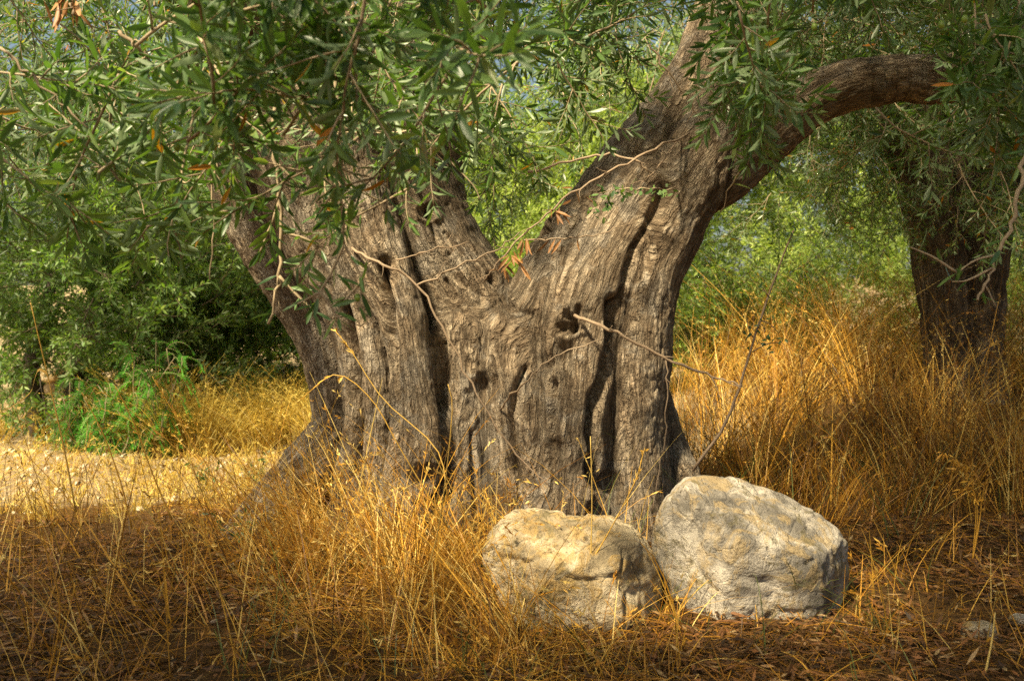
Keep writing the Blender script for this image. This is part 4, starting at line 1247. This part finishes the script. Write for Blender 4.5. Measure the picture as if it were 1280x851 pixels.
def field(acc, n, sampler, hr, lean_mean, lean_sig, tr, wr=(0.0022, 0.0040), heads=0.0, curve=(0.0, 0.7), clump=0):
    xy = sampler(n)
    n = len(xy)
    if clump:
        c = xy[rng.integers(0, n, clump)]
        wh = rng.integers(0, clump, n)
        xy = c[wh] + rng.normal(0, 0.03, (n, 2))
        own = rng.normal(0, lean_sig, (clump, 2))
    z = H(xy[:, 0], xy[:, 1]) - 0.01
    base = np.concatenate([xy, z[:, None]], 1)
    h = rng.uniform(*hr, n) * rng.uniform(0.6, 1.0, n)
    lean = np.array(lean_mean) + (own[wh] + rng.normal(0, lean_sig * 0.6, (n, 2)) if clump else rng.normal(0, lean_sig, (n, 2)))
    tint = np.clip(rng.normal((tr[0] + tr[1]) / 2, (tr[1] - tr[0]) / 1.9, n), 0, 1)
    odd = rng.random(n) < 0.12
    tint = np.where(odd, rng.uniform(0, 1, n), tint)
    blades(acc, base, h, lean, rng.uniform(*curve, n), rng.uniform(*wr, n) * np.where(rng.random(n) < 0.15, 1.7, 1.0), tint, 5, heads)

def box(x0, x1, y0, y1, keep=None):
    def f(n):
        xy = np.stack([rng.uniform(x0, x1, n), rng.uniform(y0, y1, n)], 1)
        return xy[keep(xy)] if keep else xy
    return f
def gauss(cx, cy, sx, sy):
    return lambda n: np.stack([rng.normal(cx, sx, n), rng.normal(cy, sy, n)], 1)
def wedge(px0, px1, y0, y1):
    def f(n):
        yy = rng.uniform(y0, y1, n); px = rng.uniform(px0, px1, n)
        return np.stack([(px - 640) / F * yy, yy], 1)
    return f
def not_rock(xy):
    a = ((xy[:, 0] - 0.89) / 0.36) ** 2 + ((xy[:, 1] - 3.56) / 0.28) ** 2 > 1
    b_ = ((xy[:, 0] - 0.25) / 0.30) ** 2 + ((xy[:, 1] - 3.68) / 0.24) ** 2 > 1
    return a & b_

a = Acc()
field(a, 560, gauss(-0.55, 3.95, 0.28, 0.22), (0.3, 0.95), (-0.35, 0.0), 0.34, (0.45, 1.0), (0.0026, 0.0044), heads=0.35, clump=60)
field(a, 380, gauss(-0.1, 3.75, 0.22, 0.22), (0.25, 0.75), (-0.2, 0.0), 0.36, (0.4, 0.95), (0.0026, 0.0042), heads=0.3, clump=36)
field(a, 380, gauss(-0.3, 3.25, 0.32, 0.25), (0.2, 0.6), (-0.3, 0.0), 0.45, (0.3, 0.9), (0.0024, 0.004), heads=0.15, clump=46)
field(a, 300, gauss(-0.75, 4.1, 0.22, 0.2), (0.15, 0.45), (-0.1, 0.0), 0.5, (0.5, 1.0), (0.0024, 0.004), heads=0.5, clump=40)
tag(a.build("dry_grass", M["straw"]), "golden dry grass tangled in front of the old trunk", kind="stuff")

a = Acc()
field(a, 850, wedge(-120, 1400, 2.3, 4.6), (0.06, 0.28), (-0.1, 0), 0.7, (0.1, 0.75), heads=0.05, curve=(0.2, 1.2))
field(a, 430, wedge(-150, 440, 2.5, 4.9), (0.35, 0.85), (-0.15, 0), 0.35, (0.2, 0.9), heads=0.35, curve=(0, 0.4))
field(a, 260, wedge(560, 860, 2.75, 3.35), (0.1, 0.38), (0.0, 0), 0.4, (0.35, 0.85), heads=0.2)
field(a, 170, wedge(1040, 1350, 2.8, 4.2), (0.1, 0.4), (0.0, 0), 0.4, (0.3, 0.8), heads=0.2)
V_, Q_, T_ = a.get()
tag(a.build("dry_grass", M["straw"]), "sparse dry stalks standing over the shaded foreground litter", kind="stuff")

a = Acc()
field(a, 8000, box(0.75, 5.5, 5.0, 9.0, lambda p: rng.random(len(p)) < sstep(0.5, 1.6, p[:, 0] - 0.10 * (p[:, 1] - 5))), (0.5, 1.35), (0.02, 0), 0.38, (0.15, 0.95), (0.0025, 0.0055), heads=0.35, curve=(0, 0.8), clump=420)
field(a, 1500, box(0.9, 4.5, 4.6, 6.0), (0.3, 0.8), (0.0, 0), 0.3, (0.0, 0.45), (0.0025, 0.0045), heads=0.1, curve=(0, 0.5), clump=120)
field(a, 500, box(0.75, 2.0, 4.5, 5.6), (0.2, 0.6), (0.2, 0), 0.35, (0.1, 0.6), heads=0.1, clump=60)
tag(a.build("tall_grass", M["straw"]), "tall orange dry grass covering the bank right of the trunk", kind="stuff")

a = Acc()
field(a, 4200, box(-3.2, -1.3, 7.4, 9.2), (0.4, 0.85), (0.0, 0), 0.30, (0.3, 1.0), (0.004, 0.007), heads=0.8, curve=(0.1, 0.9), clump=150)
field(a, 1400, box(-6.0, -3.2, 7.9, 9.6), (0.2, 0.5), (0.0, 0), 0.3, (0.1, 0.8), (0.004, 0.007), heads=0.5, clump=90)
field(a, 2600, box(-4.5, -0.9, 4.9, 6.9), (0.08, 0.32), (0.0, 0), 0.4, (0.2, 1.0), (0.0025, 0.0045), heads=0.2, clump=200)
field(a, 1000, box(1.0, 3.2, 9.0, 12.0), (0.4, 0.9), (0.0, 0), 0.3, (0.3, 1.0), (0.005, 0.008), heads=0.5, clump=60)
tag(a.build("pale_grass", M["pale_straw"]), "pale yellow feathery grass in the sunlit clearing at left", kind="stuff")

a = Acc()
field(a, 2600, box(-5.2, -0.8, 5.2, 8.0), (0.03, 0.16), (0.0, 0), 0.7, (0.2, 1.0), (0.003, 0.006), heads=0.1, clump=700)
tag(a.build("pale_grass", M["pale_straw"]), "short trodden yellow grass over the clearing's pale soil", kind="stuff")
a = Acc()
xy = box(-5.0, -0.8, 5.2, 8.2)(800)
for x_, y_ in xy:
    r_ = 0.006 + 0.03 * rng.random() ** 3
    p_ = np.array([(1, 0, 0), (0, 1, 0), (-1, 0, 0), (0, -1, 0), (0.5, 0.4, 0.7), (-0.4, 0.5, 0.6), (-0.5, -0.4, 0.7), (0.4, -0.5, 0.6)]) * rng.uniform(0.7, 1.2, (8, 1)) * r_
    a.add(p_ + np.array((x_, y_, float(H(x_, y_)) + 0.001)), np.array([(0, 1, 5, 4), (1, 2, 6, 5), (2, 3, 7, 6), (3, 0, 4, 7), (4, 5, 6, 7)]))
tag(a.build("gravel", M["pebble"]), "pale pebbles strewn over the sunlit clearing", kind="stuff")

# dark thin stalks standing at the left edge of the clearing
a = Acc()
field(a, 130, box(-3.2, -0.9, 4.4, 5.4), (0.25, 0.55), (0.0, 0), 0.12, (0.0, 0.2), heads=0.4, curve=(0, 0.2))
tag(a.build("dark_stalks", M["straw"]), "thin brown stalks between shade and sunlit clearing", kind="stuff")

a = Acc()
field(a, 260, wedge(200, 1150, 2.5, 4.2), (0.15, 0.5), (-0.1, 0), 0.45, (0.0, 1.0), heads=0.0, curve=(0.2, 1.0), clump=60)
field(a, 220, box(0.9, 3.5, 4.4, 6.0), (0.3, 0.8), (0.0, 0), 0.3, (0.0, 0.5), curve=(0, 0.5), clump=50)
tag(a.build("green_grass", M["green_blade"]), "thin olive green blades among the dry grass", kind="stuff")

# straw and fallen leaves lying on the ground
def litter(acc, n, sampler, lr, wr, tr, hi=False):
    xy = sampler(n)
    den = fbm(np.concatenate([xy, np.zeros((len(xy), 1))], 1), 2.6, 3, 77)
    xy = xy[rng.random(len(xy)) < sstep(-0.45, 0.35, den) + 0.08]
    n = len(xy)
    z = H(xy[:, 0], xy[:, 1]) + rng.uniform(0.002, 0.03, n)
    d = np.stack([rng.normal(0, 1, n), rng.normal(0, 1, n), rng.normal(0, 0.15, n)], 1)
    ln = rng.uniform(*lr, n)
    put_leaves(acc, np.concatenate([xy, z[:, None]], 1), d, nrm(rng.normal(0, 0.3, (n, 3)) + np.array((0, 0, 1.0))), ln, rng.uniform(*wr, n), rng.uniform(*tr, n), hi)
a = Acc()
litter(a, 19000, wedge(-150, 1430, 2.2, 5.2), (0.06, 0.24), (0.002, 0.0042), (0.0, 0.55))
litter(a, 5000, wedge(-200, 1500, 5.0, 8.0), (0.06, 0.2), (0.003, 0.006), (0.2, 1.0))
litter(a, 2600, wedge(330, 760, 2.5, 3.9), (0.08, 0.24), (0.002, 0.0045), (0.4, 0.95))
tag(a.build("straw_litter", M["straw"]), "flattened straw lying over the ground", kind="stuff")
a = Acc()
litter(a, 34000, wedge(-150, 1430, 2.2, 5.0), (0.03, 0.065), (0.007, 0.014), (0.0, 1.0))
tag(a.build("fallen_leaves", M["litter"]), "brown fallen olive leaves carpeting the shaded ground", kind="stuff")

# ------------------------------------------------------------------ single stalks, sticks and small plants
def stalk(pix, Yd, r, tint, label, head=0, curl=None, mat="straw", name="grass_stalk", cat="grass stalk"):
    base = P(pix[0][0], pix[0][1], Yd)
    a = Acc()
    pts = catmull(np.array([P(x, y, Yd) for x, y in pix]), 14)
    tube(a, pts - base, np.linspace(r, r * 0.5, 14) * 1.25, 4, min(1, tint + 0.1))
    o = a.build(name, M[mat])
    o.location = base
    tag(o, label, cat, "single dry grass stalks")
    if head:
        h = Acc()
        n = head
        f = rng.uniform(0.7, 1.0, n); i = f * 13; j = np.minimum(i.astype(int), 12)
        p = pts[j] + (i - j)[:, None] * (pts[j + 1] - pts[j]) - base
        ln = rng.uniform(0.014, 0.03, n)
        put_leaves(h, p, nrm(pts[-1] - pts[-3]) + rng.normal(0, 0.4, (n, 3)), nrm(rng.normal(0, 1, (n, 3))), ln, ln * 0.25, np.clip(rng.normal(tint + 0.1, 0.1, n), 0, 1), False)
        h.build("seed_head", M[mat], o)
    if curl:
        c = Acc()
        p = catmull(np.array([P(x, y, Yd) for x, y in curl]), 14) - base
        w = np.array((0, 0.3, 1.0)) * 0.0045
        vv = np.stack([p - w * np.linspace(1, 0.3, 14)[:, None], p + w * np.linspace(1, 0.3, 14)[:, None]], 1).reshape(-1, 3)
        c.add(vv, np.array([(2 * k, 2 * k + 1, 2 * k + 3, 2 * k + 2) for k in range(13)]), 0.85)
        c.build("blade", M[mat], o)
    return o
stalk([(95, 640), (80, 560), (62, 480), (38, 378)], 3.0, 0.0032, 0.75, "tall straight pale stalk with a curled dry blade at left", curl=[(58, 466), (48, 462), (42, 478), (38, 490), (20, 505), (-6, 518)])
stalk([(165, 660), (150, 600), (128, 540), (102, 490)], 3.1, 0.0026, 0.5, "brownish stalk leaning left in front of the pepper shoots")
stalk([(215, 650), (190, 590), (168, 530), (144, 482)], 3.1, 0.0028, 0.55, "straight stalk leaning left before the rightmost pepper shoots")
stalk([(292, 640), (255, 575), (220, 520), (190, 470)], 3.3, 0.0022, 0.6, "thin stalk leaning across the pale grass tuft", 10)
stalk([(560, 660), (500, 560), (465, 500), (420, 468), (375, 500)], 3.5, 0.0022, 0.75, "arched golden stalk bent over before the trunk's left ribs", 16)
stalk([(560, 620), (545, 560), (480, 500), (440, 440), (418, 412)], 3.6, 0.0022, 0.8, "long golden stalk crossing the smooth ribs of the trunk", 18)
stalk([(498, 860), (520, 760), (548, 660), (565, 520), (560, 480)], 2.9, 0.0022, 0.8, "upright golden stalk rising in front of the trunk's middle")
stalk([(735, 800), (738, 720), (740, 620), (738, 545)], 3.3, 0.0024, 0.85, "upright yellow stalk standing behind the cream boulder's top")
stalk([(1232, 840), (1240, 800), (1244, 765)], 2.8, 0.0030, 0.9, "short bright yellow stalk beside the small round stone")
stalk([(690, 770), (740, 700), (790, 610), (806, 560)], 3.3, 0.0022, 0.75, "oblique golden stalk passing over the cream boulder", 16)
stalk([(300, 851), (280, 760), (262, 690), (248, 640)], 2.8, 0.0026, 0.65, "stalk rising from the dark litter at lower left", 12)
stalk([(60, 851), (75, 770), (62, 700), (40, 650)], 2.7, 0.0030, 0.45, "dull brown stalk in the dark lower left corner")

# leaning sapling stick between trunk and tall grass
sb = P(866, 586, 4.45)
a = Acc()
pts = catmull(np.array([P(866, 588, 4.45), P(905, 530, 4.42), P(932, 460, 4.4), P(958, 375, 4.4), P(992, 288, 4.4)]), 20)
pts[1:-1] += rng.normal(0, 0.002, (18, 3))
tube(a, pts - sb, np.linspace(0.0075, 0.0035, 20), 6, 0.35, 0.12)
sap = a.build("sapling", M["dead_wood"]); sap.location = sb
tag(sap, "leaning bare sapling stick with a few small dark leaves", "sapling")
for e in [[(944, 425), (936, 412), (934, 398)], [(940, 440), (958, 430), (976, 428)], [(950, 400), (962, 405), (972, 415)], [(960, 370), (955, 362), (948, 366)]]:
    s2 = Acc()
    pp = catmull(np.array([P(x, y, 4.4) for x, y in e]), 6)
    tube(s2, pp - sb, np.linspace(0.003, 0.0015, 6), 4, 0.3)
    s2.build("side_twig", M["dead_wood"], sap)
pos = [P(rng.normal(955, 13), rng.normal(418, 13), 4.39) for _ in range(38)] + [P(rng.normal(948, 5), rng.normal(364, 4), 4.39) for _ in range(5)] + [P(rng.normal(990, 4), rng.normal(292, 6), 4.39) for _ in range(6)]
leaves_on(sap, sb, pos, rng.normal(0, 1, (len(pos), 3)), rng.uniform(0.02, 0.034, len(pos)), M["leaf"], aspect=0.45, tints=rng.uniform(0, 0.3, len(pos)))

# fallen stick, sprout and oat plant
def loose_stick(pix, Yd, r, label):
    b_ = P(pix[0][0], pix[0][1], Yd)
    a = Acc()
    pts = catmull(np.array([P(x, y, d) for x, y, d in [(q[0], q[1], q[2]) for q in pix]]), 14)
    pts[:, 2] = np.maximum(pts[:, 2], H(pts[:, 0], pts[:, 1]) + 0.012)
    tube(a, pts - b_, np.linspace(r, r * 0.6, 14), 7, 0.5, 0.12)
    o = a.build("fallen_stick", M["dead_wood"]); o.location = b_
    tag(o, label, "stick", "fallen sticks")
loose_stick([(265, 785, 3.25), (300, 762, 3.42), (330, 745, 3.6), (362, 730, 3.75)], 3.25, 0.008, "crooked fallen grey stick lying before the left root")
loose_stick([(285, 720, 3.9), (305, 708, 4.0), (325, 690, 4.15)], 3.9, 0.009, "short fallen stick close under the left root's tip")

def sprout(px, py, Yd, label):
    b_ = P(px, py, Yd)
    b_[2] = float(H(b_[:1], b_[1:2])[0])
    a, pos, dr = Acc(), [], []
    for _ in range(5):
        st = axis_curve(b_, (rng.normal(0, 0.4), rng.normal(0, 0.3), 1), rng.uniform(0.12, 0.22), 6, 0.0, 0.12)
        tube(a, st - b_, np.linspace(0.003, 0.0015, 7), 4, 0.4)
        for k in range(2, 7):
            for _ in range(2):
                pos.append(st[k]); dr.append(rng.normal(0, 1, 3) + np.array((0, -0.2, 0.3)))
    o = a.build("green_sprout", M["twig"]); o.location = b_
    tag(o, label, "plant", "green olive sprouts")
    leaves_on(o, b_, pos, dr, rng.uniform(0.03, 0.045, len(pos)), M["leaf"], aspect=0.3, tints=rng.uniform(0.1, 0.6, len(pos)))
sprout(258, 625, 5.4, "small upright green sprout at the clearing's shaded edge")
sprout(322, 605, 5.6, "small green sprout beside the trunk's left root")
sprout(302, 700, 4.2, "tiny green sprout at the tip of the left root")

ob = P(1215, 670, 4.0); ob[2] = float(H(ob[:1], ob[1:2])[0])
a, sd = Acc(), Acc()
for e in [[(1222, 640), (1208, 590), (1180, 566)], [(1226, 640), (1222, 600), (1205, 580), (1190, 590)], [(1226, 640), (1230, 610), (1240, 590)], [(1220, 640), (1214, 610), (1196, 618)]]:
    pts = catmull(np.array([ob] + [P(x, y, 4.0) for x, y in e]), 16)
    tube(a, pts - ob, np.linspace(0.0022, 0.001, 16), 4, 0.7)
    n = 34
    j = rng.integers(7, 16, n)
    ln = rng.uniform(0.02, 0.04, n)
    put_leaves(sd, pts[j] - ob + rng.normal(0, 0.008, (n, 3)), np.array((-0.4, -0.1, -0.6)) + rng.normal(0, 0.6, (n, 3)), nrm(rng.normal(0, 1, (n, 3))), ln, ln * 0.22, rng.uniform(0.5, 0.85, n), False)
oat = a.build("wild_oat", M["straw"]); oat.location = ob
tag(oat, "golden wild oat with drooping seeds at the grass bank's foot", "plant")
sd.build("seed_head", M["straw"], oat)
